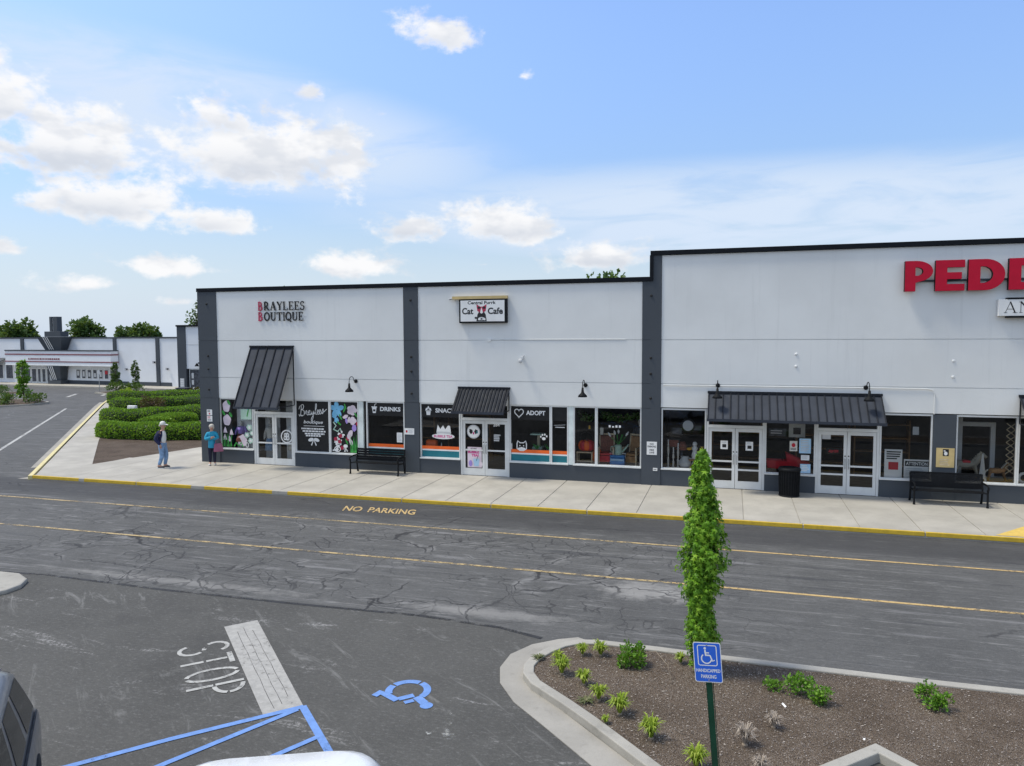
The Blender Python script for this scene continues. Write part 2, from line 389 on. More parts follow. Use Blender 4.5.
def sweep(path, w, z0, z1, m, mb, closed=False, side=1):
    """a kerb: rectangle w wide to the given side of the path, from z0 to z1"""
    n=len(path); off=[]
    for i in range(n):
        a=path[i-1] if (i>0 or closed) else None; b=path[(i+1)%n] if (i<n-1 or closed) else None
        p=path[i]; ns=[]
        for q,r in ((a,p),(p,b)):
            if q is None or r is None: continue
            d=Vector((r[0]-q[0],r[1]-q[1])).normalized(); ns.append(Vector((-d.y,d.x)))
        nn=sum(ns,Vector((0,0))).normalized(); k=1/max(.4,nn.dot(ns[0]))
        off.append((p[0]+side*nn.x*w*k,p[1]+side*nn.y*w*k))
    vs=[(x,y,z) for (x,y) in path for z in (z0,z1)]+[(x,y,z) for (x,y) in off for z in (z1,z0)]
    # per point: outer bottom 2i, outer top 2i+1, inner top 2n+2i, inner bottom 2n+2i+1
    fs=[]
    for i in range(n if closed else n-1):
        j=(i+1)%n
        fs+= [(2*i,2*j,2*j+1,2*i+1),(2*i+1,2*j+1,2*n+2*j,2*n+2*i),(2*n+2*i,2*n+2*j,2*n+2*j+1,2*n+2*i+1)]
    if not closed: fs+=[(0,1,2*n,2*n+1),(2*n-2,2*n-1,4*n-2,4*n-1)]
    mb.add(vs,fs,m); return off

# ------------------------------------------------------------------ camera, sky, sun
F=745.967; YAW,PITCH,ROLL=.287841,.063659,-.003974
cy_,sy_,cp_,sp_=cos(YAW),sin(YAW),cos(PITCH),sin(PITCH)
fw=Vector((-sy_*cp_,cy_*cp_,-sp_)); rt=Vector((cy_,sy_,0)); up=rt.cross(fw)
r2=rt*cos(ROLL)+up*sin(ROLL); u2=up*cos(ROLL)-rt*sin(ROLL)
cam=bpy.data.cameras.new('camera'); co=bpy.data.objects.new('camera',cam); COL.objects.link(co)
co.matrix_world=Matrix(((r2.x,u2.x,-fw.x,0),(r2.y,u2.y,-fw.y,0),(r2.z,u2.z,-fw.z,5.4),(0,0,0,1)))
cam.sensor_width=36; cam.lens=F/1024*36; cam.clip_start=.1; cam.clip_end=3000
SC.camera=co
SUN_EL,SUN_AZ=R(62),R(-105)       # azimuth from +Y towards +X: high, from the left
sd=bpy.data.lights.new('sun','SUN'); sd.energy=1.9; sd.angle=R(12); sd.color=(1,.94,.79)
so=bpy.data.objects.new('sun',sd); COL.objects.link(so); so.location=(-40,-10,60)
sdir=Vector((sin(SUN_AZ)*cos(SUN_EL),cos(SUN_AZ)*cos(SUN_EL),sin(SUN_EL)))
so.rotation_euler=sdir.to_track_quat('Z','Y').to_euler()

def make_world():
    w=bpy.data.worlds.new('World'); SC.world=w; w.use_nodes=True; t=w.node_tree; t.nodes.clear()
    out=t.nodes.new('ShaderNodeOutputWorld'); bg=t.nodes.new('ShaderNodeBackground')
    sky=t.nodes.new('ShaderNodeTexSky'); sky.sky_type='NISHITA'; sky.sun_disc=False
    sky.sun_elevation=SUN_EL; sky.sun_rotation=SUN_AZ; sky.altitude=50; sky.air_density=1.0; sky.dust_density=1.2; sky.ozone_density=2.0
    tc=t.nodes.new('ShaderNodeTexCoord'); v=tc.outputs['Generated']
    s=t.nodes.new('ShaderNodeSeparateXYZ'); lk(t,v,s.inputs[0])
    az=math_n(t,'MULTIPLY',math_n(t,'ARCTAN2',s.outputs[0],s.outputs[1]),180/pi)
    el=math_n(t,'MULTIPLY',math_n(t,'ARCSINE',s.outputs[2]),180/pi)
    cb=t.nodes.new('ShaderNodeCombineXYZ'); lk(t,az,cb.inputs[0]); lk(t,math_n(t,'MULTIPLY',el,1.5),cb.inputs[1])
    P=cb.outputs[0]
    n1=noise(t,P,.30,7,.58,.25); n2=noise(t,mapping(t,P,loc=(31,7,3)),.95,7,.66)
    nz=math_n(t,'ADD',math_n(t,'MULTIPLY',math_n(t,'SUBTRACT',n1,.5),2.5),math_n(t,'MULTIPLY',math_n(t,'SUBTRACT',n2,.5),.75))
    # the heaped clouds: azimuth, elevation, half width, half height, density
    CL=[(-46.9,12.0,5.4,2.9,1.0),(-45.0,9.0,4.6,2.2,1.0),(-34.6,12.6,7.4,3.4,1.05),(-37.6,15.0,3.2,1.8,.6),(-51.5,14.6,3.6,3.6,.9),(-38.7,8.1,3.3,1.6,.9),
        (-22.3,21.3,3.8,2.0,.75),(-31.4,17.0,2.4,1.3,.45),(-24.4,7.9,3.4,1.5,.9),(-17.2,8.2,4.4,2.2,.95),(-28.3,5.2,4.4,1.4,.95),(-50.4,5.6,1.9,1.0,.7),(-26.0,16.0,2.0,.9,.3),
        (-15.6,18.7,1.3,.9,.25),(4.9,16.6,1.5,1.2,.1),(-46.0,3.5,3.2,1.1,.7),(-40.6,4.7,4.6,1.1,.75),(-9.8,5.8,5.0,1.7,.85),(-40.0,2.4,3,.7,.4),(-18.5,5.4,2.4,.6,.3),(-23.5,9.0,4,.5,.2)]
    dens=None; und=None
    for (a,e,ra,re,k) in CL:
        dx=math_n(t,'DIVIDE',math_n(t,'SUBTRACT',az,a),ra)
        dy=math_n(t,'DIVIDE',math_n(t,'SUBTRACT',el,e),re)
        flat=math_n(t,'MULTIPLY',math_n(t,'MINIMUM',dy,0.0),.45)      # flatter undersides
        dy2=math_n(t,'ADD',dy,flat)
        r=math_n(t,'SQRT',math_n(t,'ADD',math_n(t,'MULTIPLY',dx,dx),math_n(t,'MULTIPLY',dy2,dy2)))
        q=math_n(t,'SUBTRACT',k+.05,r)
        dens=q if dens is None else math_n(t,'MAXIMUM',dens,q)
        sh=math_n(t,'MULTIPLY',sstep(t,r,1.15,.2),sstep(t,dy,.35,-.75))
        if re>1.4: und=sh if und is None else math_n(t,'MAXIMUM',und,sh)
    d=math_n(t,'ADD',dens,nz)
    cm=sstep(t,d,-.08,.55)
    core=sstep(t,d,.2,1.1)
    # thin high veil, stretched along the horizon
    vn=noise(t,mapping(t,P,(.35,1.0,1),(0,0,R(-9))),.16,6,.62,.8); vn2=noise(t,mapping(t,P,(.45,1.6,1)),.22,6,.6,.6)
    def band(a0,e0,sl,ra,re):
        dx=math_n(t,'DIVIDE',math_n(t,'SUBTRACT',az,a0),ra)
        e1=math_n(t,'ADD',math_n(t,'MULTIPLY',math_n(t,'SUBTRACT',az,a0),sl),e0)
        dy=math_n(t,'DIVIDE',math_n(t,'SUBTRACT',el,e1),re)
        return sstep(t,math_n(t,'ADD',math_n(t,'MULTIPLY',dx,dx),math_n(t,'MULTIPLY',dy,dy)),1.0,.05)
    veil=math_n(t,'MULTIPLY',band(-37,14.6,-.13,24,5.4),sstep(t,vn,.30,.58,.25,.92))
    veil=math_n(t,'MAXIMUM',veil,math_n(t,'MULTIPLY',band(2,8.4,-.02,40,4.8),sstep(t,vn2,.28,.56,.4,.95)))
    low=sstep(t,el,12,0.0,0,.8)
    veil=math_n(t,'MAXIMUM',veil,low)
    high=sstep(t,noise(t,mapping(t,P,(.4,1,1),loc=(80,0,0)),.12,5,.6,.5),.3,.6,.25,.95)
    veil=math_n(t,'MAXIMUM',veil,math_n(t,'MULTIPLY',high,sstep(t,math_n(t,'ABSOLUTE',az),55,80)))
    hs=t.nodes.new('ShaderNodeHueSaturation'); hs.inputs['Hue'].default_value=SKY_H; hs.inputs['Saturation'].default_value=SKY_S; hs.inputs['Value'].default_value=SKY_V
    lk(t,sky.outputs[0],hs.inputs['Color'])
    dim=math_n(t,'MULTIPLY',sstep(t,el,-2,26,.50,1.0),1.0); dc=t.nodes.new('ShaderNodeCombineColor')
    for i in range(3): lk(t,dim,dc.inputs[i])
    base=mixc(t,1.0,hs.outputs[0],dc.outputs[0],'MULTIPLY')
    c=mixc(t,veil,base,VEIL)
    white=mixc(t,math_n(t,'MULTIPLY',und,sstep(t,d,.05,.6)) if und is not None else 0.0,CLOUD,CLOUD_LOW)
    n3=noise(t,mapping(t,P,(.8,1,1),loc=(11,4,9)),.5,3,.5); white=mixc(t,sstep(t,n3,.42,.66,0,.45),white,CLOUD_LOW)
    c=mixc(t,math_n(t,'MULTIPLY',cm,.97),c,white)
    lk(t,c,bg.inputs[0]); bg.inputs[1].default_value=SKY_STR; lk(t,bg.outputs[0],out.inputs[0])
SKY_STR=.12; SKY_H,SKY_S,SKY_V=.506,1.10,1.25
VEIL=(3.35,3.9,4.7); CLOUD=(4.75,4.75,4.8); CLOUD_LOW=(2.75,3.0,3.45)
make_world()
SC.view_settings.view_transform='Standard'; SC.view_settings.look='None'; SC.view_settings.exposure=.78; SC.view_settings.gamma=1
SC.view_settings.use_curve_mapping=False
SC.cycles.max_bounces=8; SC.cycles.transparent_max_bounces=12
# ------------------------------------------------------------------ ground, walks, road paint
def sheet(name, pts, z, m, kind='structure'):
    b=MB(); a=sum(pts[i][0]*pts[(i+1)%len(pts)][1]-pts[(i+1)%len(pts)][0]*pts[i][1] for i in range(len(pts)))
    if a<0: pts=pts[::-1]
    b.add([(x,y,z) for x,y in pts],[tuple(range(len(pts)))],m); o=b.build(name); return tag(o,kind=kind)
sheet('ground',[(-500,-400),(500,-400),(500,700),(-500,700)],0,'road_asphalt')
sheet('parking_lot_ground',[(-60,-60),(60,-60),(60,12.3),(14,12.4),(4.2,12.52),(-2.1,12.62),(-3.2,12.55),(-4.06,12.86),(-5.74,13.0),(-8.3,12.9),(-11.7,12.86),(-14.9,12.96),(-16.1,12.85),(-22,12.9),(-60,13.2)],.004,'lot_asphalt')

# sidewalk: slabs with open joints in front of the shops
mb=MB()
mb.box(-25.2,16,21.95,D-.02,-.05,.13,'kerb_concrete')
xs=[-25.2]+[-5.697+1.515*k for k in range(-12,14)]+[16]
for a,b in zip(xs,xs[1:]): mb.box(a+.011,b-.011,21.95,D+.02,.05,SW,'walk_concrete')
tag(mb.build('sidewalk',bevel=.006),kind='structure')
KL0,KL1=(-25.25,21.62),(-47.4,46.9)
walk=[(-25.2,21.95),KL1,(-53.4,53.9),(-52.4,52.5),(-44.78,45.34),(-31.0,30.3),(-25.4,24.45),(-24.3,29.6),(-21.45,30.6),(-21.45,26.3),(-25.2,26.3)]
mb=MB(); mb.prism([(-25.5,21.92),KL1,(-53.4,53.9),(-52.4,52.5),(-44.78,45.34),(-31.0,30.3),(-25.4,24.45),(-25.2,21.92)],.0,SW-.003,'walk_concrete')
mb.prism([(-25.22,21.97),(-25.4,24.45),(-24.3,29.6),(-21.40,30.6),(-21.40,26.25),(-21.40,21.97)],.0,SW-.005,'walk_concrete')
tag(mb.build('side_path'),kind='structure')
# kerb along the road, painted yellow with bare gaps at the joints
mb=MB(); y0,y1=21.78,21.93
x=-25.25
seg=[(-25.55,-23.3,1),(-23.3,-23.05,0),(-23.05,-20.7,1),(-20.66,-18.3,1),(-18.3,-17.75,0),(-17.75,-16.4,1),(-16.36,-15.0,1),(-15.0,-14.4,0),(-14.4,-10.2,1)]
x=-10.2
while x<16: seg.append((x+.03,min(16,x+3.03),1)); x+=3.03
for a,b,k in seg: mb.box(a,b,y0,y0+.075,.035,SW+.004,'paint_kerb' if k else 'kerb_concrete'); mb.box(a,b,y0+.077,y1+.02,.03,SW+.001,'kerb_concrete')
mb.box(-25.55,16,y0+.012,y1+.02,-.03,SW-.012,'kerb_concrete')
tag(mb.build('road_kerb',bevel=.012),kind='structure')
mb=MB(); sweep([(-25.5,21.79),KL1,(-49.8,49.8)],.16,-.02,SW+.004,'paint_kerb_pale',mb,side=1); tag(mb.build('side_road_kerb',bevel=.01),kind='structure')
mb=MB(); sweep([(-27.45,24.0),(-47.5,46.82),(-49.9,49.7)],.48,-.02,.010,'gutter_concrete',mb,side=1); tag(mb.build('side_road_gutter'),kind='structure')
mb=MB(); mb.prism([(-25.55,21.8),(-26.2,21.75),(-26.0,22.15),(-25.6,21.98)],-.02,.009,'gutter_concrete'); tag(mb.build('kerb_corner_gutter'),kind='structure')
sheet('sidewalk_ramp_paint',[(6.64,21.95),(7.68,23.17),(10.5,24.6),(10.5,21.95)],SW+.004,'paint_ramp')

def ground(y=0): return lambda u,v,w: (u,v,.008+w)
def line(name,pts,w,m):
    f=Flat(ground(),.0); f.stroke(pts,w,m); return tag(f.build(name),kind='structure')
line('road_line',[(-45,19.15),(-20,19.2),(-1.2,19.2)],.10,'paint_yellow_worn'); line('road_line',[(-1.2,19.2),(16,19.2)],.09,'paint_yellow')
line('road_line',[(-45,16.2),(-18,16.27),(-1.2,16.28)],.10,'paint_yellow_worn'); line('road_line',[(-1.2,16.28),(16,16.28)],.10,'paint_yellow')
f=Flat(lambda u,v,w:(u,v,.0065+w),0); f.stroke([(-22,12.9),(-16.1,12.86),(-14.9,12.97),(-11.7,12.87),(-8.3,12.91),(-5.74,13.01),(-4.06,12.87),(-3.2,12.6)],.10,'tar'); tag(f.build('road_tar_line'),kind='structure')
line('road_line',[(-48.4,44.4),(-33.7,27.1),(-30,22.5)],.16,'paint_white')
line('road_line',[(-66,58),(-45.5,36.7),(-36,27)],.14,'paint_faint')
for (a,b) in (((-57.6,53.0),(-60.0,56.3)),((-55.7,55.0),(-57.3,57.2)),((-62.5,52),(-64.5,54.6))): line('road_line',[a,b],.3,'paint_white')
for (cx,cy,l,w) in ((-45.0,42.3,2.6,1.1),(-31.0,26.4,1.9,.9),(-59.4,55.4,2.6,1.2)):
    d=Vector((-.655,.755)); q=Vector((-.755,-.655)); c=Vector((cx,cy))
    f=Flat(ground()); pts=[c-d*l/2-q*w*.2,c+d*l*.1-q*w*.2,c+d*l*.1-q*w*.5,c+d*l*.5,c+d*l*.1+q*w*.5,c+d*l*.1+q*w*.2,c-d*l/2+q*w*.2]
    f.poly([(p.x,p.y) for p in pts],'paint_faint'); tag(f.build('road_marking'),kind='structure')
def affine(o,ux,uy): return lambda u,v,w: (o[0]+ux[0]*u+uy[0]*v, o[1]+ux[1]*u+uy[1]*v, .008+w)
f=Flat(affine((-11.54,20.37),(1,.04),(-.09,.28)))      # NO PARKING beside the kerb
x=0
for wd,l in (('NO',.62),('PARKING',1.55)):
    f.text(wd,x,x+l,0,2.2,'paint_yellow',.02); x+=l+.22
tag(f.build('road_marking'),kind='structure')
f=Flat(affine((-9.16,10.42),(.7071,-.7071),(.7071,.7071)))   # STOP, read from the aisle
sp='white'
def stop_letters(f,m):
    L=2.14; h=.84; w=.42; g=(L-4*w)/3
    def U(i,u,v): return (i*(w+g)+u*w, v*h)
    S=[U(0,x,y) for x,y in arc(.5,.74,.46,.22,20,270,10)+arc(.5,.27,.46,.24,90,-160,10)]
    cut=[(S[:9]),(S[10:13]),(S[13:])]
    for c in cut: f.stroke(c,.070,m)
    f.stroke([U(1,.5,0),U(1,.5,.42)],.074,m); f.stroke([U(1,.5,.47),U(1,.5,.86)],.074,m); f.stroke([U(1,.0,.93),U(1,1,.93)],.085,m)
    f.stroke([U(2,x,y) for x,y in arc(.5,.5,.47,.46,100,260,14)],.070,m); f.stroke([U(2,x,y) for x,y in arc(.5,.5,.47,.46,80,-80,14)],.070,m)
    f.stroke([U(3,.1,0),U(3,.1,.46)],.074,m); f.stroke([U(3,.1,.5),U(3,.1,1)],.074,m); f.stroke([U(3,x,y) for x,y in arc(.25,.72,.65,.25,85,-5,8)],.070,m); f.stroke([U(3,x,y) for x,y in arc(.25,.72,.65,.25,-15,-90,8)],.070,m)
stop_letters(f,'paint_white'); tag(f.build('road_marking'),kind='structure')
f=Flat(ground()); f.poly([(-9.01,11.49),(-6.35,8.88),(-5.94,9.27),(-8.61,11.94)],'paint_stopbar')
for o,a,b in ((.17,.1,.97),(.30,.06,.95),(.43,.12,.9)):
    P0=Vector((-9.01+.29*o*2.35,11.49+.32*o*2.35)); dd=Vector((2.66,-2.61))
    f.stroke([tuple(P0+dd*(a+(b-a)*i/9)+Vector((.004,.004))*sin(i*2.1+o*9)) for i in range(10)],.008,'tar')
tag(f.build('road_marking'),kind='structure')
f=Flat(lambda u,v,w:(u,v,.013+w),.0007)
f.stroke([(-5.93,9.26),(-7.17,7.98),(-8.6,6.35)],.10,'paint_blue'); f.stroke([(-5.97,9.16),(-6.79,7.54),(-7.5,6.1)],.095,'paint_blue')
f.stroke([(-5.95,9.26),(-5.02,8.36),(-1.6,4.94)],.11,'paint_blue'); f.stroke([(-5.29,8.58),(-5.60,8.0),(-6.6,6.0)],.09,'paint_blue'); f.stroke([(-4.0,7.3),(-5.2,4.9)],.09,'paint_blue')
tag(f.build('road_marking'),kind='structure')
def isa(f,s,m,wm=1.0):
    """wheelchair sign about 1 high, 0.9 wide, facing right"""
    f.ell(-.12*s,.44*s,.075*s,.075*s,m)
    f.stroke([(-.12*s,.34*s),(-.08*s,-.02*s)],.10*s*wm,m)
    f.stroke([(-.09*s,.02*s),(.17*s,.02*s)],.09*s*wm,m); f.stroke([(-.10*s,.17*s),(.12*s,.17*s)],.07*s*wm,m)
    f.stroke([(.16*s,.03*s),(.29*s,-.32*s),(.42*s,-.26*s)],.085*s*wm,m)
    f.stroke([(x*s,y*s) for x,y in arc(-.06,-.18,.29,.29,128,345,22)],.075*s*wm,m)
f=Flat(lambda u,v,w:(-4.60+.7071*v-.7071*u, 9.98-.7071*v-.7071*u, .010+w)); 
def isa_stencil(f,s,m):
    q=lambda L:[(x*s,y*s) for x,y in L]
    f.stroke(q(arc(-.06,-.16,.30,.30,112,205,10)),.115*s,m); f.stroke(q(arc(-.06,-.16,.30,.30,212,292,10)),.115*s,m); f.stroke(q(arc(-.06,-.16,.30,.30,299,352,8)),.115*s,m)
    f.ell(-.13*s,.42*s,.10*s,.095*s,m); f.stroke(q([(-.13,.34),(-.10,.10)]),.14*s,m); f.stroke(q([(-.08,.03),(.17,.03)]),.11*s,m); f.stroke(q([(-.02,.18),(.13,.18)]),.09*s,m)
    f.stroke(q([(.20,.06),(.31,-.27)]),.12*s,m); f.stroke(q([(.30,-.33),(.46,-.24)]),.11*s,m)
isa_stencil(f,.98,'paint_blue'); tag(f.build('road_marking'),kind='structure')

SCUFF=[([(-6.39,9.88),(-5.92,10.3),(-5.52,10.6)],[.05,.16,.06]),([(-4.52,10.63),(-4.36,10.85),(-4.22,11.05)],[.02,.14,.10]),([(-9.71,9.74),(-9.4,10.1),(-9.14,10.49)],[.03,.10,.02]),([(-3.3,10.6),(-3.7,11.4),(-3.95,12.5)],[.06,.12,.20]),([(-11.5,10.3),(-10.9,11.2),(-10.5,11.9)],[.02,.07,.03]),([(-4.9,11.9),(-4.2,12.2)],[.05,.16])]
f=Flat(lambda u,v,w:(-3.95+.7071*v-.7071*u, 9.28-.7071*v-.7071*u, .009+w),.0003); isa_stencil(f,.95,'paint_faint')
for pts,w in SCUFF: f.stroke(pts,w,'paint_faint')
tag(f.build('road_marking'),kind='structure')
# planted island beside the road
KO=[(15,12.45),(4.22,12.47),(2.84,12.45),(-.13,12.48),(-1.11,12.53),(-2.14,12.54),(-2.51,12.46),(-2.78,12.23),(-2.98,11.91),(-3.12,11.54),(-3.15,11.24),(-3.08,10.95),(-2.88,10.66),(-2.28,10.17),(-1.88,9.82),(-.94,8.92),(-.09,8.12),(1.84,10.03),(4.4,7.5),(6.4,9.5),(15,9.5)]
mb=MB(); KI=sweep(KO,.17,-.02,.13,'kerb_concrete',mb,side=1)
tag(mb.build('island_kerb',bevel=.015),kind='structure')
sheet('island_soil',KI,.10,'mulch')
G_=[(-2.05,12.56),(-2.58,12.81),(-2.90,12.63),(-3.29,12.29),(-3.54,11.80),(-3.56,11.27),(-3.40,10.76),(-3.02,10.23),(-2.45,9.71),(-1.64,8.95),(-.5,7.85),(-.09,8.12),(-.94,8.92),(-2.28,10.17),(-2.88,10.66),(-3.08,10.95),(-3.15,11.24),(-3.12,11.54),(-2.98,11.91),(-2.78,12.23),(-2.51,12.46),(-2.14,12.55)]
mb=MB(); a=G_
mb.prism(G_,-.02,.014,'gutter_concrete'); tag(mb.build('island_gutter'),kind='structure')
# tip of another concrete island at the left
mb=MB(); mb.prism([(-20,12.6),(-15.37,12.70),(-14.85,12.45),(-14.62,12.1),(-14.60,11.75),(-14.75,11.45),(-20,8.5)],-.02,.10,'kerb_concrete'); tag(mb.build('island_kerb_tip',bevel=.04),kind='structure').name='island_kerb'

def inside(p,poly):
    c=False; j=len(poly)-1
    for i in range(len(poly)):
        if (poly[i][1]>p[1])!=(poly[j][1]>p[1]) and p[0]<(poly[j][0]-poly[i][0])*(p[1]-poly[i][1])/(poly[j][1]-poly[i][1])+poly[i][0]: c=not c
        j=i
    return c
mb=MB(); n=0
while n<15000:
    x=random.uniform(-3,5.2); y=random.uniform(8.2,12.4)
    if not inside((x,y),KI): continue
    n+=1; l=random.uniform(.004,.014); w=random.uniform(.002,.006); a=random.uniform(0,pi); t=random.uniform(-.35,.35); z=.103+random.uniform(0,.012)
    dx,dy=cos(a)*l,sin(a)*l; ex,ey=-sin(a)*w,cos(a)*w
    mb.add([(x-dx-ex,y-dy-ey,z),(x+dx-ex,y+dy-ey,z+l*t),(x+dx+ex,y+dy+ey,z+l*t+.004),(x-dx+ex,y-dy+ey,z+.004)],[(0,1,2,3)],'chip')
tag(mb.build('mulch_chips'),kind='stuff')
# planting bed between the walks
BED=[(-25.4,24.45),(-31.0,30.3),(-44.78,45.34),(-50.6,51.0),(-44,54),(-21.5,54),(-21.5,30.6),(-24.3,29.6)]
sheet('planting_bed_ground',BED,SW-.012,'bed_mulch')
# pavement in front of the far shops, small islands in the far car park
U_=Vector((-.99669,.0813)); N_=Vector((-.0813,-.99669)); A_=Vector((-56.15,65.36))
def farp(u,off,z=None):
    p=A_+U_*u+N_*off
    return (p.x,p.y) if z is None else (p.x,p.y,z)
mb=MB(); mb.prism([farp(-6,0),farp(40,0),farp(40,3.0),farp(-6,3.0)],-.02,SW,'walk_concrete'); tag(mb.build('far_sidewalk'),kind='structure')
ISL=[[(-53.6,47.6),(-56.4,49.3),(-60.8,49.4),(-70,47.5),(-70,38),(-62,40),(-54.6,43.3),(-53.4,45.6)],[(-58.8,57.2),(-54,54.9),(-50.6,55.6),(-51.5,58.2),(-57.5,60.6)],[(-64,52.6),(-72,50.5),(-76,55),(-65,56)]]
for p in ISL:
    mb=MB(); ki=sweep(p,.15,-.02,.13,'kerb_concrete',mb,closed=True,side=1 if sum(p[i][0]*p[(i+1)%len(p)][1]-p[(i+1)%len(p)][0]*p[i][1] for i in range(len(p)))>0 else -1); tag(mb.build('island_kerb'),kind='structure')
    sheet('island_soil',ki,.11,'bed_mulch')
# ------------------------------------------------------------------ the shop buildings
YF=D; YG=D+.10          # wall face; glass line
B1=thing('shop_building','low pale grey shop building with two slate pilasters housing the boutique and the cat cafe','building',(-12,D,0))
B2=thing('shop_building','taller pale grey shop building with big red letters high on its front','building',(4,D,0))
def wallband(mb,x0,x1,zs,m='wall_paint',g=.012,depth=.3):
    for a,b in zip(zs,zs[1:]): mb.box(x0,x1,YF,YF+depth,a+g,b-g,m)
    mb.box(x0+.01,x1-.01,YF+.03,YF+depth-.01,zs[0]+.02,zs[-1]-.02,m)
# low building
mb=MB(); ZS=[2.85,3.71,5.23,7.25]
wallband(mb,-20.47,-12.07,ZS); wallband(mb,-11.46,-3.02,ZS)
mb.box(-21.38,-21.2,D+.3,D+22,0,7.25,'far_wall_paint'); mb.box(-21.38,-2.72,D+21.7,D+22,0,7.25,'wall_paint')
mb.build('wall',B1,world=True)
for a,b in ((-20.5,-18.87),(-16.92,-12.08),(-11.46,-9.81),(-7.87,-3.02)): mb=MB(); mb.box(a,b,YF+.005,YF+.25,0,.72,'slate_paint'); mb.build('base_wall',B1,world=True)
for a,b,t in ((-21.38,-20.47,7.25),(-12.04,-11.455,7.25),(-3.03,-2.72,7.25)):
    mb=MB(); yy=YF-.03
    for z0,z1 in ((0,2.85),(2.85,3.71),(3.71,5.23),(5.23,t)): mb.box(a,b,yy,YF+.3,z0+.006,z1-.006,'slate_paint')
    mb.box(a+.01,b-.01,yy+.02,YF+.29,.01,t-.01,'slate_paint'); mb.build('pilaster',B1,world=True)
    if b<-5:
        for z in (6.75,4.6,4.05,3.2):
            q=MB(); q.lathe([(.045,0),(.045,.02),(.03,.035)],((a+b)/2,yy,z),'black',8,axis='y'); q.build('anchor_plate',B1,world=True)
mb=MB(); mb.box(-21.40,-2.72,YF-.06,YF+.34,7.25,7.40,'coping_metal'); mb.box(-21.40,-21.16,YF+.34,D+22.04,7.25,7.40,'coping_metal'); mb.build('coping',B1,world=True)
mb=MB(); mb.box(-21.2,-2.72,D+.3,D+21.7,6.6,6.75,'roof_grey'); mb.build('roof',B1,world=True)
mb=MB(); mb.tube([(-16.84,YF-.025,2.87),(-16.84,YF-.025,4.99)],.013,'wall_paint',6); mb.build('conduit',B1,world=True)
mb=MB(); mb.tube([(-8.6,YF-.008,5.25),(-3.6,YF-.008,5.25)],.011,'wall_paint',6); mb.lathe([(.07,0),(.07,.05)],(-8.62,YF,5.24),'wall_paint',10,axis='y'); mb.build('conduit',B1,world=True)
# tall building
mb=MB(); ZS2=[2.88,3.71,5.23,8.13]
wallband(mb,-2.37,16,ZS2)
mb.box(-2.72,-2.4,D+.3,D+26,6.8,8.13,'far_wall_paint'); mb.box(15.7,16,D+.3,D+26,0,8.13,'far_wall_paint'); mb.box(-2.72,16,D+25.7,D+26,0,8.13,'wall_paint')
mb.build('wall',B2,world=True)
mb=MB(); mb.box(-2.72,-2.375,YF-.03,YF+.3,0,8.13,'slate_paint'); mb.build('pilaster',B2,world=True)
mb=MB(); mb.box(6.10,6.745,YF-.01,YF+.3,0,2.865,'slate_paint'); mb.build('pier',B2,world=True)
for a,b,t in ((-2.37,-.83,.72),(1.07,2.66,.72),(4.58,6.10,.72),(6.745,10.2,.72),(12.4,16,2.865)): mb=MB(); mb.box(a,b,YF+.005,YF+.25,0,t,'slate_paint'); mb.build('base_wall',B2,world=True)
mb=MB(); mb.box(-2.76,16,YF-.08,YF+.34,8.13,8.28,'coping_metal'); mb.box(-2.78,-2.66,YF-.08,YF+.34,7.26,8.13,'coping_metal'); mb.box(-2.76,-2.4,YF+.34,D+26,8.13,8.28,'coping_metal'); mb.build('coping',B2,world=True)
mb=MB(); mb.box(-2.4,15.7,D+.3,D+25.7,7.4,7.55,'roof_grey'); mb.build('roof',B2,world=True)
mb=MB(); mb.tube([(-2.3,YF-.025,3.67),(5.9,YF-.025,3.67),(6.05,YF-.025,3.62),(6.10,YF-.025,3.5),(6.10,YF-.025,2.87)],.013,'wall_paint',6); mb.build('conduit',B2,world=True)
for q,(x,z) in enumerate(((2.0,4.75),(2.0,4.35),(6.6,4.55),(6.6,4.05))):
    b=MB(); b.lathe([(.045,0),(.045,.015),(.02,.03)],(x,YF,z),'wall_paint',10,axis='y'); b.build('anchor_plate',B2,world=True)
for z in (6.75,4.6,4.05,3.2):
    b=MB(); b.lathe([(.045,0),(.045,.02),(.03,.035)],(-2.72,YF-.03,z),'black',8,axis='y'); b.build('anchor_plate',B1,world=True)
# shop interiors
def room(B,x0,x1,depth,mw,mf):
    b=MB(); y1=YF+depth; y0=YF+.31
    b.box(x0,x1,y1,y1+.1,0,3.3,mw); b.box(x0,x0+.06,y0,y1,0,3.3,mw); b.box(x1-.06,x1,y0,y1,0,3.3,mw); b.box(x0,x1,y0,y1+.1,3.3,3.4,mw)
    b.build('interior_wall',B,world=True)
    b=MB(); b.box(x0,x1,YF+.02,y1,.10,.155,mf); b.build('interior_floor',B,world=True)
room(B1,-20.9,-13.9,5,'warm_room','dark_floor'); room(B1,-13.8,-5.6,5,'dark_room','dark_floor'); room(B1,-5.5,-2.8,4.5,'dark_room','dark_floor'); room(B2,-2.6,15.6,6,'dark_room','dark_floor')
def shelf(B,x0,x1,z0=.72,y1=1.0,m='pale_grey'):
    b=MB(); b.box(x0,x1,YF+.22,YF+y1,z0-.10,z0-.02,m); b.build('display_ledge',B,world=True)
mb=MB(); mb.box(-19.92,-18.9,YG+.30,YG+.33,.72,2.9,'white'); mb.build('lit_room_backdrop',B1,world=True)  # pale panels added close behind the glass, standing in for the lit boutique interior
mb=MB(); mb.box(-18.72,-18.02,YG+.55,YG+.58,SW,2.5,'pale_grey'); mb.build('lit_room_backdrop',B1,world=True)
mb=MB(); mb.box(-17.75,-17.38,YG+.6,YG+.63,SW,2.8,'white'); mb.build('lit_room_backdrop',B1,world=True)
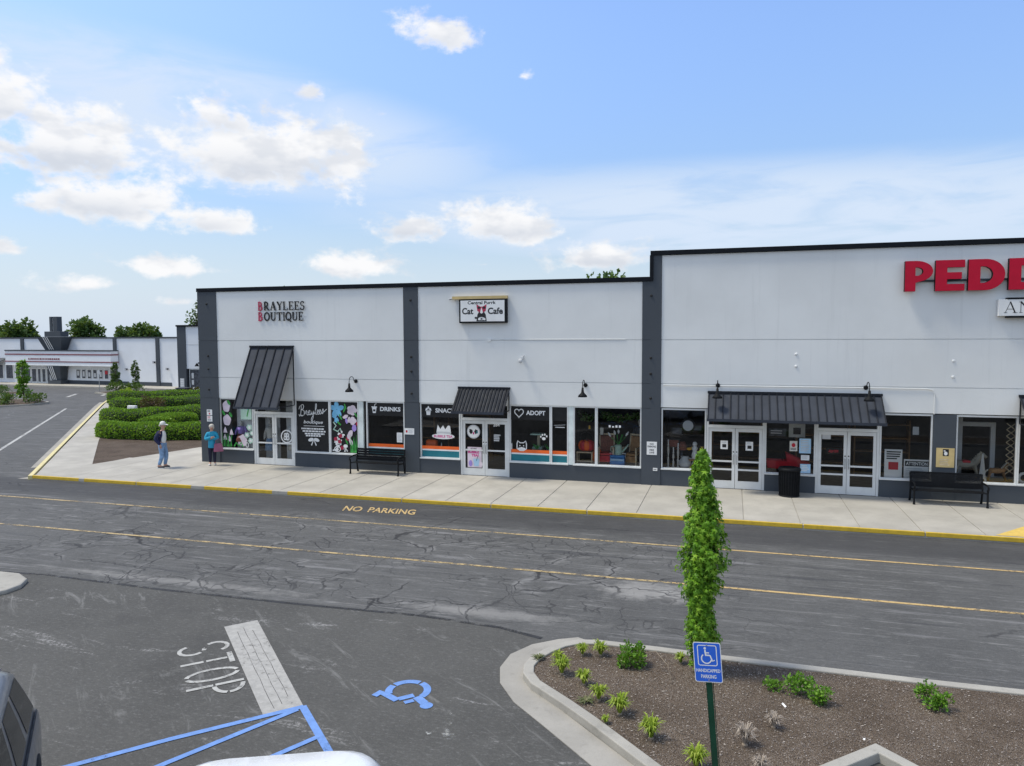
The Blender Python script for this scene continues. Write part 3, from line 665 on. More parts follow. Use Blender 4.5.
shelf(B1,-20.4,-18.9); shelf(B1,-16.9,-13.95); shelf(B1,-13.7,-12.1,m='dark_floor'); shelf(B1,-11.4,-9.85,m='dark_floor'); shelf(B1,-7.85,-5.65,m='dark_floor'); shelf(B1,-5.45,-3.05,y1=1.5); shelf(B2,-2.3,-.85,y1=1.3,m='dark_floor'); shelf(B2,1.1,2.65,m='dark_floor'); shelf(B2,4.6,6.05,m='dark_floor'); shelf(B2,6.75,10.2,y1=1.7)

def window(B,x0,x1,z0=.72,z1=2.86,fr=.045,m='aluminium',sill=True):
    """framed pane; returns the frame so decals can hang below it"""
    b=MB(); y0,y1=YF+.03,YF+.17
    b.box(x0,x0+fr,y0,y1,z0,z1,m); b.box(x1-fr,x1,y0,y1,z0,z1,m); b.box(x0+fr,x1-fr,y0+.002,y1,z1-fr*1.2,z1,m); b.box(x0+fr,x1-fr,y0+.002,y1,z0,z0+fr*1.3,m)
    w=b.build('window',B,world=True)
    g=MB(); g.add([(x0+fr,YG,z0+fr),(x1-fr,YG,z0+fr),(x1-fr,YG,z1-fr),(x0+fr,YG,z1-fr)],[(0,1,2,3)],'glass'); g.build('glass',w,world=True)
    if sill:
        s=MB(); s.box(x0-.005,x1+.005,YF-.035,y0-.002,z0-.005,z0+.035,m); s.build('sill',w,world=True)
    return w
def doors(B,x0,x1,zt=2.25,bars=(1.05,),transom=True,bottom=.26):
    xm=(x0+x1)/2; fr=.075; y0,y1=YF+.04,YF+.16
    b=MB(); b.box(x0,x0+fr,y0,y1,.13,2.86,'aluminium'); b.box(x1-fr,x1,y0,y1,.13,2.86,'aluminium'); b.box(x0+fr,x1-fr,y0+.002,y1,zt-.02,zt+.08,'aluminium'); b.box(x0+fr,x1-fr,y0+.003,y1,2.80,2.86,'aluminium')
    fr_=b.build('door_frame',B,world=True)
    g=MB(); g.add([(x0+fr,YG,zt+.07),(x1-fr,YG,zt+.07),(x1-fr,YG,2.81),(x0+fr,YG,2.81)],[(0,1,2,3)],'glass'); g.build('transom_glass',fr_,world=True)
    out=[]
    for s,(a,c) in enumerate(((x0+fr+.006,xm-.006),(xm+.006,x1-fr-.006))):
        b=MB(); st=.095; ya,yb=YF+.06,YF+.12
        b.box(a,a+st,ya,yb,SW+.01,zt-.03,'aluminium'); b.box(c-st,c,ya,yb,SW+.01,zt-.03,'aluminium')
        b.box(a+st,c-st,ya+.002,yb,SW+.01,SW+.01+bottom,'aluminium'); b.box(a+st,c-st,ya+.002,yb,zt-.03-st*1.2,zt-.03,'aluminium')
        for z in bars: b.box(a+st,c-st,ya+.004,yb,z,z+.055,'aluminium')
        d=b.build('door',B,world=True)
        g=MB(); g.add([(a+st,YG,SW+bottom),(c-st,YG,SW+bottom),(c-st,YG,zt-.1),(a+st,YG,zt-.1)],[(0,1,2,3)],'glass'); g.build('glass',d,world=True)
        h=MB(); hx=c-st/2 if s==0 else a+st/2
        h.tube([(hx,ya,1.0),(hx,ya-.06,1.03),(hx,ya-.06,1.30),(hx,ya,1.33)],.014,'steel',6); h.build('handle',d,world=True)
        q=MB(); q.lathe([(.022,0),(.022,.012)],(hx,ya,1.42),'black',8,axis='y'); q.build('lock',d,world=True)
        out.append(d)
    return out,fr_
W1=window(B1,-20.49,-18.87); BD,_f=doors(B1,-18.86,-16.93,bars=(1.02,)); W2=window(B1,-16.91,-15.34); W3=window(B1,-15.335,-14.06)
mb=MB(); mb.box(-14.055,-13.86,YF+.035,YF+.22,.72,2.86,'white_post'); mb.build('window_post',B1,world=True)
mb=MB(); mb.box(-13.86,-13.72,YF+.13,YF+.22,.72,2.86,'black'); mb.build('window_gap_panel',B1,world=True)
W4=window(B1,-13.72,-12.09); W5=window(B1,-11.44,-9.81); CD,_f=doors(B1,-9.80,-7.88,bars=(1.08,)); W6=window(B1,-7.87,-6.31); W7=window(B1,-6.305,-5.655)
mb=MB(); mb.box(-5.65,-5.475,YF+.035,YF+.22,.72,2.86,'white_post'); mb.build('window_post',B1,world=True)
W8=window(B1,-5.47,-4.64); W9=window(B1,-4.635,-3.04)
W10=window(B2,-2.35,-.84); PD1,_f=doors(B2,-.83,1.07,bars=(.78,1.06)); W11=window(B2,1.075,2.655); PD2,_f=doors(B2,2.66,4.575,bars=(.78,1.06)); W12=window(B2,4.58,6.09)
W13=window(B2,6.75,8.44); W14=window(B2,8.445,10.2); doors(B2,10.21,12.38,bars=(.78,1.06))

# ---- painted and printed artwork on the glass (kept just in front of each pane)
AR=facade(YG-.004)
f=Flat(AR); u0,u1=-20.44,-18.92
f.rect(-20.44,-19.95,.80,2.80,'black')
f.ell(-20.20,2.50,.18,.24,'flower_pink',20,.06); f.ell(-20.18,1.93,.19,.23,'flower_pink',20,.06)
for c in ((-20.08,2.66),(-20.34,2.22),(-20.0,2.16)): f.ell(c[0],c[1],.06,.12,'flower_green',8,0,.6)
for c in ((-20.28,1.50),(-19.98,1.42),(-20.08,1.14),(-20.30,1.2)): f.poly([(c[0]-.09,c[1]-.10),(c[0]+.10,c[1]-.10),(c[0]+.05,c[1]+.06),(c[0],c[1]+.15),(c[0]-.06,c[1]+.05)],'flower_pink')
for i in range(9): x=-20.42+i*.055; f.stroke([(x,.82),(x+.05*sin(i*2),1.05+.12*sin(i*3)),(x+.10*sin(i*2),1.3+.1*cos(i))],[.04,.03,.008],'flower_green')
f.rect(-19.50,-18.98,1.98,2.75,'mint'); f.ell(-19.14,2.52,.09,.14,'flower_blue',14,.1); f.stroke([(-19.2,2.1),(-19.12,2.4),(-19.02,2.66)],.05,'flower_green')
for c,r in (((-19.1,1.65),.13),((-18.99,1.42),.10),((-19.22,1.33),.12),((-19.05,1.10),.12)): f.ell(c[0],c[1],r,r,'mint',12,.2); f.ell(c[0],c[1],r*.45,r*.5,'white',10,.2)
for c in ((-19.32,1.0),(-19.22,.92)): f.stroke([(c[0]+x,c[1]+y) for x,y in arc(0,0,.06,.1,0,360,12)],.03,'white')
f.ell(-19.45,1.10,.22,.24,'flower_pink',14,.15); f.stroke([(-19.85,.84),(-19.75,1.0),(-19.62,.86),(-19.5,1.02),(-19.42,.84)],.06,'flower_green')
f.build('window_art',W1,world=True)
f=Flat(AR)   # script lettering on the black shade of the second window
f.rect(-16.86,-15.39,.79,2.80,'black')
script=[(-.02,.10),(.02,.02),(.07,.12),(.10,.34),(.11,.44),(.02,.38),(-.02,.28),(.05,.40),(.16,.46),(.22,.40),(.19,.30),(.11,.26),(.20,.24),(.25,.16),(.22,.05),(.12,.02),(.08,.06),(.18,.04),(.28,.10),(.33,.19),(.35,.21),(.38,.18),(.37,.08),(.41,.04),(.47,.12),(.53,.19),(.48,.20),(.44,.12),(.46,.04),(.52,.08),(.54,.18),(.53,.06),(.57,.04),(.61,.14),(.62,.18),(.62,.06),(.66,.05),(.71,.18),(.68,-.05),(.62,-.20),(.58,-.14),(.66,-.01),(.76,.10),(.84,.30),(.85,.42),(.81,.42),(.79,.25),(.79,.08),(.83,.03),(.89,.08),(.94,.16),(.92,.20),(.88,.16),(.88,.06),(.93,.03),(.99,.08),(1.04,.16),(1.02,.20),(.98,.16),(.98,.06),(1.03,.03),(1.10,.10),(1.16,.22),(1.18,.12),(1.14,.04),(1.10,.06),(1.2,.10),(1.34,.2)]
def smooth(P,k=4):
    Q=[]
    for i in range(len(P)-1):
        p0,p1,p2,p3=P[max(0,i-1)],P[i],P[i+1],P[min(len(P)-1,i+2)]
        for j in range(k):
            t=j/k; Q.append(tuple(.5*(2*p1[c]+(p2[c]-p0[c])*t+(2*p0[c]-5*p1[c]+4*p2[c]-p3[c])*t*t+(3*p1[c]-p0[c]-3*p2[c]+p3[c])*t**3) for c in (0,1)))
    return Q+[P[-1]]
f.stroke(smooth([(-16.74+x*.93,2.16+y*1.05+.1*x) for x,y in script]),.024,'white')
f.text('boutique',-16.55,-15.68,1.86,2.03,'white',.012,.2); f.stroke([(-16.55,1.80),(-15.62,1.80)],.018,'white')
for z,a,b in ((1.66,-16.66,-15.62),(1.56,-16.6,-15.56),(1.46,-16.5,-15.6),(1.38,-16.45,-15.75)):
    x=a
    while x<b: l=random.uniform(.05,.14); f.rect(x,min(b,x+l),z,z+.06,'white'); x+=l+.02
f.ell(-16.22,1.25,.13,.07,'white',12,0,.3); f.ell(-15.96,1.25,.13,.07,'white',12,0,-.3); f.stroke([(-16.1,1.25),(-16.2,1.02)],[.03,.05],'white'); f.stroke([(-16.08,1.25),(-15.98,1.02)],[.03,.05],'white')
f.build('window_art',W2,world=True)
f=Flat(AR)
f.rect(-15.28,-14.11,.79,2.80,'black')
for a in (20,95,160,235,300): f.ell(-15.04+.17*cos(R(a)),2.50+.17*sin(R(a)),.16,.10,'flower_blue',12,0,R(a))
f.ell(-15.15,2.27,.11,.13,'flower_blue',12,.1); f.ell(-15.06,2.07,.10,.11,'flower_blue',12,.15)
for a in range(0,360,72): f.ell(-14.37+.11*cos(R(a)),2.48+.11*sin(R(a)),.12,.10,'flower_pink',12)
for a in range(0,360,90): f.ell(-14.35+.08*cos(R(a)),2.06+.08*sin(R(a)),.10,.09,'flower_pink',12)
f.ell(-14.66,2.22,.13,.07,'flower_pink',12,.1,.4); f.ell(-14.52,2.1,.05,.13,'flower_pink',10,0,-.3); f.ell(-14.62,2.05,.05,.12,'flower_purple',10,0,.2)
for a,b,r in ((-14.88,2.2,.5),(-14.7,2.5,-.4),(-14.66,2.62,.3),(-14.2,2.3,.7),(-14.95,1.95,.9),(-14.62,1.22,.4)): f.ell(a,b,.035,.13,'flower_green',8,0,r)
f.ell(-14.28,1.78,.10,.14,'flower_purple',12,.12); f.ell(-14.17,1.95,.04,.08,'flower_red',8)
f.stroke([(-15.2,2.0),(-15.08,1.85),(-15.2,1.7),(-15.0,1.62),(-14.9,1.75),(-14.82,1.55)],.05,'mint')
for i in range(26): f.ell(random.uniform(-15.22,-14.75),random.uniform(.86,1.62),random.uniform(.03,.075),random.uniform(.03,.07),'white',9,.2)
for c in ((-15.1,1.32),(-14.88,1.45),(-14.92,1.22),(-14.82,.98),(-14.56,1.35)): f.ell(c[0],c[1],.085,.08,'flower_red',9,.15,.5)
f.ell(-14.46,1.52,.10,.20,'flower_pink',12,.08,-.5); f.ell(-14.42,1.22,.07,.16,'flower_pink',12,.05,.4); f.ell(-14.66,1.05,.10,.07,'white',10,.15)
f.stroke([(x,z) for x,z in arc(-15.02,.92,.13,.10,0,360,14)],.035,'white'); f.stroke([(-14.7,.82),(-14.66,.98),(-14.58,.84)],.05,'white')
for i in range(7): x=-14.42+i*.045; f.stroke([(x,.8),(x+.04*sin(i*2.1),1.05),(x+.08*sin(i*2.1),1.38+.15*cos(i*1.7))],[.045,.035,.008],'flower_green')
f.build('window_art',W3,world=True)
def cafe_art(W,x0,x1,word=None,wx=None,icon=None):
    f=Flat(AR); a,b=x0+.05,x1-.05
    f.rect(a,b,2.30,2.81,'black')
    f.rect(a,b,.775,1.02,'teal'); f.rect(a,b,1.02,1.075,'white'); f.rect(a,b,1.075,1.20,'orange')
    if icon=='cup':
        c=-13.40; f.poly([(c-.10,2.62),(c+.10,2.62),(c+.06,2.40),(c-.06,2.40)],'white'); f.rect(c-.12,c+.12,2.62,2.655,'white'); f.stroke([(c+.01,2.64),(c+.03,2.74),(c+.10,2.77)],.025,'white'); f.rect(c-.05,c+.05,2.46,2.54,'black')
    if icon=='cake':
        c=-11.12; f.poly([(c-.13,2.55),(c-.10,2.64),(c-.04,2.66),(c,2.74),(c+.04,2.66),(c+.10,2.64),(c+.13,2.55)],'white'); f.poly([(c-.10,2.53),(c+.10,2.53),(c+.07,2.38),(c-.07,2.38)],'white'); f.ell(c,2.60,.05,.025,'black',10)
    if icon=='heart':
        c=-7.52; h=[(c+.17*(sin(a)**3), 2.56+.011*(13*cos(a)-5*cos(2*a)-2*cos(3*a)-cos(4*a))) for a in [2*pi*i/26 for i in range(26)]]
        f.stroke(h,.035,'white',True)
    if word: f.text(word,wx[0],wx[1],2.48,2.65,'white',.035)
    return f
f=cafe_art(W4,-13.72,-12.09,'DRINKS',(-13.15,-12.28),'cup'); f.rect(-12.45,-12.22,1.28,1.66,'white')
f.lines(-12.42,-12.25,1.32,1.62,6,'pale_grey'); f.build('window_art',W4,world=True)
f=cafe_art(W5,-11.44,-9.81,'SNACKS',(-10.83,-9.92),'cake')
f.poly([(-10.80,1.72),(-10.74,2.02),(-10.64,1.86),(-10.52,2.0),(-10.44,1.85),(-10.32,2.0),(-10.24,1.98),(-10.20,1.70)],'white'); f.rect(-10.78,-10.22,1.66,1.76,'pale_grey')
f.ell(-10.52,1.58,.46,.11,'white',22); f.text('BUBBLE TEA',-10.9,-10.14,1.53,1.63,'pink',.03); f.build('window_art',W5,world=True)
f=cafe_art(W6,-7.87,-6.31,'ADOPT',(-7.25,-6.52),'heart')
def cat_face(f,c,z,s,m='white'):
    f.stroke([(c+x*s,z+y*s) for x,y in [(-.5,-.3),(-.5,.2),(-.42,.5),(-.2,.3),(.2,.3),(.42,.5),(.5,.2),(.5,-.3),(.2,-.5),(-.2,-.5)]],.10*s,m,True); f.ell(c-.2*s,z,.06*s,.08*s,m,8); f.ell(c+.2*s,z,.06*s,.08*s,m,8); f.ell(c,z-.16*s,.06*s,.04*s,m,8)
cat_face(f,-7.42,1.34,.36); f.ell(-7.42,1.23,.15,.05,'white')
c=(-6.58,1.68); f.ell(c[0],c[1]-.05,.07,.055,'white')
for dx,dz in ((-.11,.02),(-.05,.09),(.04,.10),(.11,.04)): f.ell(c[0]+dx,c[1]+dz,.03,.04,'white',8)
f.stroke([(-7.80,1.2),(-7.80,1.42)],.03,'white'); f.build('window_art',W6,world=True)
f=cafe_art(W7,-6.305,-5.655); f.stroke([(-6.2,2.13),(-5.78,2.16)],.012,'pale_grey'); f.rect(-6.15,-5.8,2.05,2.08,'pale_grey'); f.build('window_art',W7,world=True)
f=Flat(AR)
for i,x in enumerate((-4.20,-4.08,-3.96,-3.84)): f.rect(x,x+.07,2.12,2.12+(.08 if i!=1 else .05),'white')
f.build('window_art',W9,world=True)
# door artwork
f=Flat(facade(YF+.055)); c=(-17.32,1.34)
f.stroke(arc(c[0],c[1],.25,.25,0,360,28)[:-1],.05,'white',True); f.text('B',c[0]-.02,c[0]+.13,c[1]-.15,c[1]+.15,'white',.02)
vs=f.fn; g=Flat(lambda u,v,w:(2*c[0]-u,YF+.055-w-.002,v)); g.text('B',c[0]+.02,c[0]+.15,c[1]-.15,c[1]+.15,'white',.02)
f.add(g.v,g.f,'white'); f.build('door_emblem',BD[1],world=True)
f=Flat(AR); f.ell(-9.30,1.80,.26,.26,'pale_grey',28); f.ell(-9.30,1.80,.22,.22,'white',28)
f.ell(-9.40,1.80,.07,.09,'black',10,.2); f.ell(-9.20,1.80,.07,.09,'black',10,.2); f.ell(-9.16,1.79,.035,.06,'teal',8); f.ell(-9.44,1.87,.03,.03,'black',8); f.ell(-9.30,1.74,.03,.05,'pink',8); f.build('door_emblem',CD[0],world=True)
f=Flat(AR); f.text('264',-8.52,-8.27,2.02,2.16,'white',.02); f.lines(-8.5,-8.22,1.45,1.72,4,'pale_grey',.7); f.build('door_number',CD[1],world=True)
# ------------------------------------------------------------------ awnings, wall signs, lamps
def awning(label,x0,x1,zt,zb,out,nrib,ribw=.03,group='metal awnings over the shop doors'):
    r=thing('awning',label,'awning',((x0+x1)/2,YF,zb),group=group)
    th=.035; L=math.hypot(out,zt-zb); n=Vector((0,-(zt-zb)/L,out/L))
    def S(x,t,h): # x along, t from wall to lip, h above the sheet
        return (x, YF-.02-out*t+n.y*h, zt-(zt-zb)*t+n.z*h)
    b=MB(); vs=[S(x0,0,0),S(x1,0,0),S(x1,1,0),S(x0,1,0),S(x0,0,-th),S(x1,0,-th),S(x1,1,-th),S(x0,1,-th)]
    b.add(vs,[(0,3,2,1),(4,5,6,7),(0,1,5,4),(1,2,6,5),(2,3,7,6),(3,0,4,7)],'awning_metal'); b.build('panel',r,world=True)
    for i in range(nrib+1):
        x=x0+(x1-x0)*i/nrib; x=min(max(x,x0+ribw/2),x1-ribw/2); q=MB(); a,c=x-ribw/2,x+ribw/2; h=.035
        vs=[S(a,0,.002),S(c,0,.002),S(c,1,.002),S(a,1,.002),S(a,0,h),S(c,0,h),S(c,1,h),S(a,1,h)]
        q.add(vs,[(0,1,2,3),(4,7,6,5),(0,4,5,1),(1,5,6,2),(2,6,7,3),(3,7,4,0)],'awning_rib'); q.build('rib',r,world=True)
    q=MB(); q.box(x0-.02,x1+.02,YF-.09,YF-.004,zt-.02,zt+.06,'awning_rib'); q.build('ridge_flashing',r,world=True)
    q=MB(); q.box(x0-.01,x1+.01,YF-out-.05,YF-out-.01,zb-.07,zb+.02,'awning_metal'); q.build('lip',r,world=True)
    for x in (x0+.03,x1-.03):
        q=MB(); q.tube([(x,YF-.02,zb+.01),(x,YF-out,zb-.01)],.02,'awning_rib',6); q.tube([(x,YF-.02,zb),(x,YF-.02,zt-.05)],.02,'awning_rib',6); q.build('bracket',r,world=True)
    return r
awning('tall steep charcoal awning with five wide panels over the boutique door',-18.86,-16.86,4.97,2.63,1.2,5,.04)
awning('small charcoal ribbed awning over the cat cafe door',-9.83,-7.84,3.44,2.63,.8,15,.068)
awning('long low charcoal awning spanning two pairs of doors between barn lamps',-.78,4.59,3.43,2.63,.95,22,.03)
awning('charcoal awning cut off by the right picture edge past the rocking horse window',8.42,13.6,3.47,2.63,.95,20,.03)

SERIF={'B':[('s',.16,0,.16,1,.17),('a',.2,.74,.42,.25,-90,90,.14),('a',.2,.26,.52,.26,-90,90,.15),('s',0,.03,.3,.03,.07),('s',0,.97,.3,.97,.07)],
 'R':[('s',.16,0,.16,1,.17),('a',.2,.73,.46,.26,-90,90,.14),('s',.35,.48,.8,.02,.17),('s',0,.03,.36,.03,.06),('s',0,.97,.3,.97,.07),('s',.68,.03,.95,.03,.06)],
 'A':[('s',.1,0,.48,1,.07),('s',.46,1,.84,0,.18),('s',.25,.34,.7,.34,.06),('s',0,.03,.26,.03,.06),('s',.66,.03,1,.03,.06)],
 'Y':[('s',.1,1,.5,.48,.17),('s',.9,1,.5,.48,.07),('s',.5,0,.5,.5,.17),('s',0,.97,.28,.97,.06),('s',.72,.97,1,.97,.06),('s',.32,.03,.68,.03,.06)],
 'L':[('s',.18,0,.18,1,.17),('s',0,.97,.38,.97,.06),('s',.0,.035,.85,.035,.07),('s',.84,0,.86,.26,.06)],
 'E':[('s',.18,0,.18,1,.17),('s',0,.965,.82,.965,.07),('s',0,.035,.86,.035,.07),('s',.2,.5,.6,.5,.06),('s',.81,1,.81,.76,.06),('s',.85,0,.86,.26,.06),('s',.6,.38,.6,.62,.05)],
 'S':[('a',.42,.73,.32,.24,20,250,.12),('a',.40,.27,.36,.25,80,-165,.13),('s',.74,.74,.74,.98,.05),('s',.05,.02,.05,.28,.05)],
 'O':[('a',.5,.5,.40,.46,0,360,.14)],'Q':[('a',.5,.5,.40,.46,0,360,.14),('s',.45,.2,.95,-.14,.12)],
 'U':[('s',.18,1,.18,.35,.17),('a',.48,.35,.30,.31,180,360,.12),('s',.78,1,.78,.33,.08),('s',0,.97,.36,.97,.06),('s',.62,.97,.95,.97,.06)],
 'T':[('s',.5,0,.5,1,.17),('s',.02,.965,.98,.965,.07),('s',.04,.72,.04,1,.06),('s',.96,.72,.96,1,.06),('s',.3,.03,.7,.03,.06)],
 'I':[('s',.5,0,.5,1,.3),('s',.1,.03,.9,.03,.07),('s',.1,.97,.9,.97,.07)],
 'N':[('s',.12,0,.12,1,.07),('s',.10,1,.88,0,.19),('s',.88,0,.88,1,.07),('s',0,.03,.26,.03,.05),('s',0,.97,.2,.97,.05),('s',.74,.97,1,.97,.05)]}
def serif(f,ch,u0,w,v0,h,m,thin=1.0):
    for q in SERIF[ch]:
        if q[0]=='s': _,a,b,c,d,t=q; vert=abs(c-a)*w<abs(d-b)*h; f.stroke([(u0+a*w,v0+b*h),(u0+c*w,v0+d*h)],t*thin*(min(w,h*.8) if vert else h*.9),m)
        else:
            _,cx,cy,rx,ry,a0,a1,t=q; f.stroke([(u0+x*w,v0+y*h) for x,y in arc(cx,cy,rx,ry,a0,a1,16)],t*thin*w*1.1,m)
s=thing('wall_sign','black serif lettering with red initials on two lines on the pale wall above the boutique','sign',(-17.35,YF,6.03))
def plate_letters(f,name,parent,depth=.02):
    o=f.build(name,parent,world=True); sm=o.modifiers.new('thick','SOLIDIFY'); sm.thickness=depth; sm.offset=0; return o
wd=dict(B=.26,R=.28,A=.29,Y=.28,L=.25,E=.25,S=.23,O=.30,U=.29,T=.27,I=.12,Q=.30)
for txt,z in (('BRAYLEES',6.45),('BOUTIQUE',6.03)):
    tot=sum(wd[c] for c in txt); k=(2.2 if txt[1]=='R' else 2.12)/tot; x=-18.47
    f1=Flat(facade(YF-.03)); f2=Flat(facade(YF-.03))
    for i,c in enumerate(txt):
        serif(f1 if i==0 else f2,c,x+.012,wd[c]*k*.9,z,.34,'text_red' if i==0 else 'text_black',1.3); x+=wd[c]*k
    f2.stroke([(x-.02,z+.17),(x+.07,z+.17)],.012,'pale_grey')
    plate_letters(f1,'initial',s); plate_letters(f2,'lettering',s)
# cat cafe box sign
s=thing('box_sign','black framed white box sign with a cat in a red bow','sign',(-8.83,YF,5.86))
x0,x1,z0,z1=-9.74,-7.9,5.86,6.74
b=MB(); b.box(x0,x1,YF-.17,YF-.01,z0,z1,'black_metal'); b.build('frame',s,world=True,bevel=.01)
f=Flat(facade(YF-.173)); f.rect(x0+.06,x1-.08,z0+.06,z1-.05,'white')
f.text('Central Purrk',-9.40,-8.31,6.545,6.665,'text_black',.03); f.text('Cat',-9.62,-9.18,6.18,6.42,'text_black',.03); f.text('Cafe',-8.62,-8.04,6.18,6.42,'text_black',.03)
c=-8.86; f.poly([(c-.20,5.93),(c+.20,5.93),(c+.16,6.17),(c+.09,6.28),(c-.09,6.28),(c-.16,6.17)],'text_black')
f.ell(c-.22,6.05,.05,.04,'text_black'); f.poly([(c-.2,6.55),(c-.16,6.30),(c-.02,6.22),(c+.02,6.22),(c+.16,6.30),(c+.2,6.55),(c+.05,6.46),(c-.05,6.46)],'text_red')
f.ell(c-.10,6.42,.06,.045,'text_black',10); f.ell(c+.10,6.42,.06,.045,'text_black',10); f.poly([(c-.06,6.24),(c,6.44),(c+.06,6.24),(c,6.2)],'white')
f.ell(c,6.02,.13,.06,'pale_grey'); f.ell(c-.09,6.0,.05,.04,'white',10); f.ell(c+.11,6.0,.05,.04,'white',10); f.ell(c,6.01,.03,.03,'text_black',8)
f.build('face',s,world=True)
b=MB(); b.box(-10.02,-7.89,YF-.15,YF-.02,6.745,6.85,'tan_board'); b.build('mounting_beam',s,world=True)
b=MB(); b.tube([(-10.0,YF-.1,6.78),(-10.14,YF-.1,6.76)],.045,'steel',8); b.build('bolt_end',s,world=True)
# red channel letters
def channel(parts,z0,z1,y0,depth,parent,m='sign_red'):
    """closed outlines (first outer, rest holes) in facade metres, extruded into a channel letter with black returns"""
    cu=bpy.data.curves.new('l','CURVE'); cu.dimensions='2D'; cu.fill_mode='BOTH'; cu.extrude=depth/2
    for pts in parts:
        sp=cu.splines.new('POLY'); sp.points.add(len(pts)-1)
        for i,p in enumerate(pts): sp.points[i].co=(p[0],p[1],0,1)
        sp.use_cyclic_u=True
    o=bpy.data.objects.new('l',cu); COL.objects.link(o); dg=bpy.context.evaluated_depsgraph_get(); dg.update()
    me=bpy.data.meshes.new_from_object(o.evaluated_get(dg)); bpy.data.objects.remove(o); bpy.data.curves.remove(cu)
    b=MB(); vs=[(v.co.x,y0-v.co.z,v.co.y) for v in me.vertices]; base=len(b.v)
    fr=[];rt_=[]
    for p in me.polygons: (fr if abs(p.normal.z)>.5 else rt_).append(tuple(p.vertices))
    b.add(vs,fr,m); b.add(vs,rt_,'black_metal'); bpy.data.meshes.remove(me)
    return b.build('letter',parent,world=True)
s=thing('channel_letter_sign','big red block letters standing off the tall grey wall near its roof edge','sign',(7,YF,6.7))
z0,z1=6.72,7.66; H_=z1-z0
def Pl(x): w=.80; return [[(x,z0),(x+.30,z0),(x+.30,z0+.28*H_)]+[(x+.30+.48*cos(R(a))*1.0,z0+.655*H_+.345*H_*sin(R(a))) for a in range(-75,90,12)]+[(x+.30,z1),(x,z1)],
    [(x+.29,z0+.52*H_)]+[(x+.32+.19*cos(R(a)),z0+.65*H_+.14*H_*sin(R(a))) for a in range(-90,91,15)]+[(x+.29,z0+.79*H_)]]
def El(x): w=.80; return [[(x,z0),(x+w,z0),(x+w,z0+.22*H_),(x+.32,z0+.22*H_),(x+.32,z0+.38*H_),(x+w*.9,z0+.38*H_),(x+w*.9,z0+.60*H_),(x+.32,z0+.60*H_),(x+.32,z0+.76*H_),(x+w,z0+.76*H_),(x+w,z1),(x,z1)]]
def Dl(x): return [[(x,z0),(x+.42,z0)]+[(x+.45+.53*cos(R(a)),z0+.5*H_+.5*H_*sin(R(a))) for a in range(-84,86,8)]+[(x+.42,z1),(x,z1)],
    [(x+.32,z0+.24*H_)]+[(x+.38+.28*cos(R(a)),z0+.5*H_+.27*H_*sin(R(a))) for a in range(-84,86,12)]+[(x+.32,z0+.76*H_)]]
for pts in (Pl(5.12),El(5.97),Dl(6.87),Dl(7.95)): channel(pts,z0,z1,YF-.16,.16,s)
b=MB(); b.box(5.4,9.0,YF-.07,YF-.005,z0+.30,z0+.36,'slate_paint'); b.build('raceway',s,world=True)
s=thing('box_sign','narrow white box sign with thin serif letters below the red letters','sign',(8.7,YF,5.91))
b=MB(); b.box(7.72,9.9,YF-.19,YF-.01,5.93,6.43,'white'); b.build('cabinet',s,world=True,bevel=.008)
b=MB(); b.box(7.95,9.9,YF-.2,YF-.004,6.435,6.485,'black_metal'); b.box(7.95,9.9,YF-.2,YF-.004,5.875,5.925,'black_metal'); b.build('rail',s,world=True)
f=Flat(facade(YF-.193)); serif(f,'A',7.86,.36,6.02,.34,'text_black',.75); serif(f,'N',8.26,.38,6.02,.34,'text_black',.75); f.build('lettering',s,world=True)

def barn_lamp(label,x,z,out=.55):
    r=thing('wall_lamp',label,'lamp',(x,YF,z),group='black gooseneck lamps on the shop wall')
    b=MB(); b.lathe([(.075,0),(.075,.03),(.05,.06)],(0,0,0),'black_metal',12,axis='y'); b.build('wall_mount',r,smooth=False)
    b=MB(); b.tube([(0,-.04,0),(0,-.18,.03)]+[(0,-.18-(out-.18)*(.5-.5*cos(R(a))),.03+.17*sin(R(a))) for a in range(20,181,20)]+[(0,-out,-.06)],.014,'black_metal',6); b.build('gooseneck',r,smooth=True)
    b=MB(); b.lathe([(.035,.0),(.05,-.16),(.075,-.20),(.15,-.27),(.165,-.33),(.16,-.33),(.10,-.26)],(0,-out,-.05),'black_metal',18); b.build('shade',r,smooth=True)
    b=MB(); b.ball((0,-out,-.31),.05,'offwhite',8,6); b.build('bulb',r,smooth=True)
barn_lamp('black gooseneck lamp over the flower painted window left of the first slate pilaster',-14.12,3.64)
barn_lamp('black gooseneck lamp on the wall over the window of antique chairs',-5.02,3.62)
barn_lamp('black gooseneck lamp above the left end of the long awning',-.47,3.68,.7)
barn_lamp('black gooseneck lamp above the right end of the long awning',4.12,3.68,.7)
r=thing('flood_light','small pale grey flood light on the wall below the cat sign','lamp',(-7.35,YF,4.5))
b=MB(); b.lathe([(.06,0),(.06,.04),(.045,.08)],(0,0,.08),'pale_grey',10,axis='y'); b.build('mount',r); b=MB(); b.lathe([(.05,0),(.06,.06),(.085,.14),(.08,.15)],(-.02,-.1,-.02),'pale_grey',12,axis='y'); b.build('lamp_head',r,smooth=True); b=MB(); b.ball((.07,-.1,.16),.035,'pale_grey',8,6); b.build('sensor',r,smooth=True)

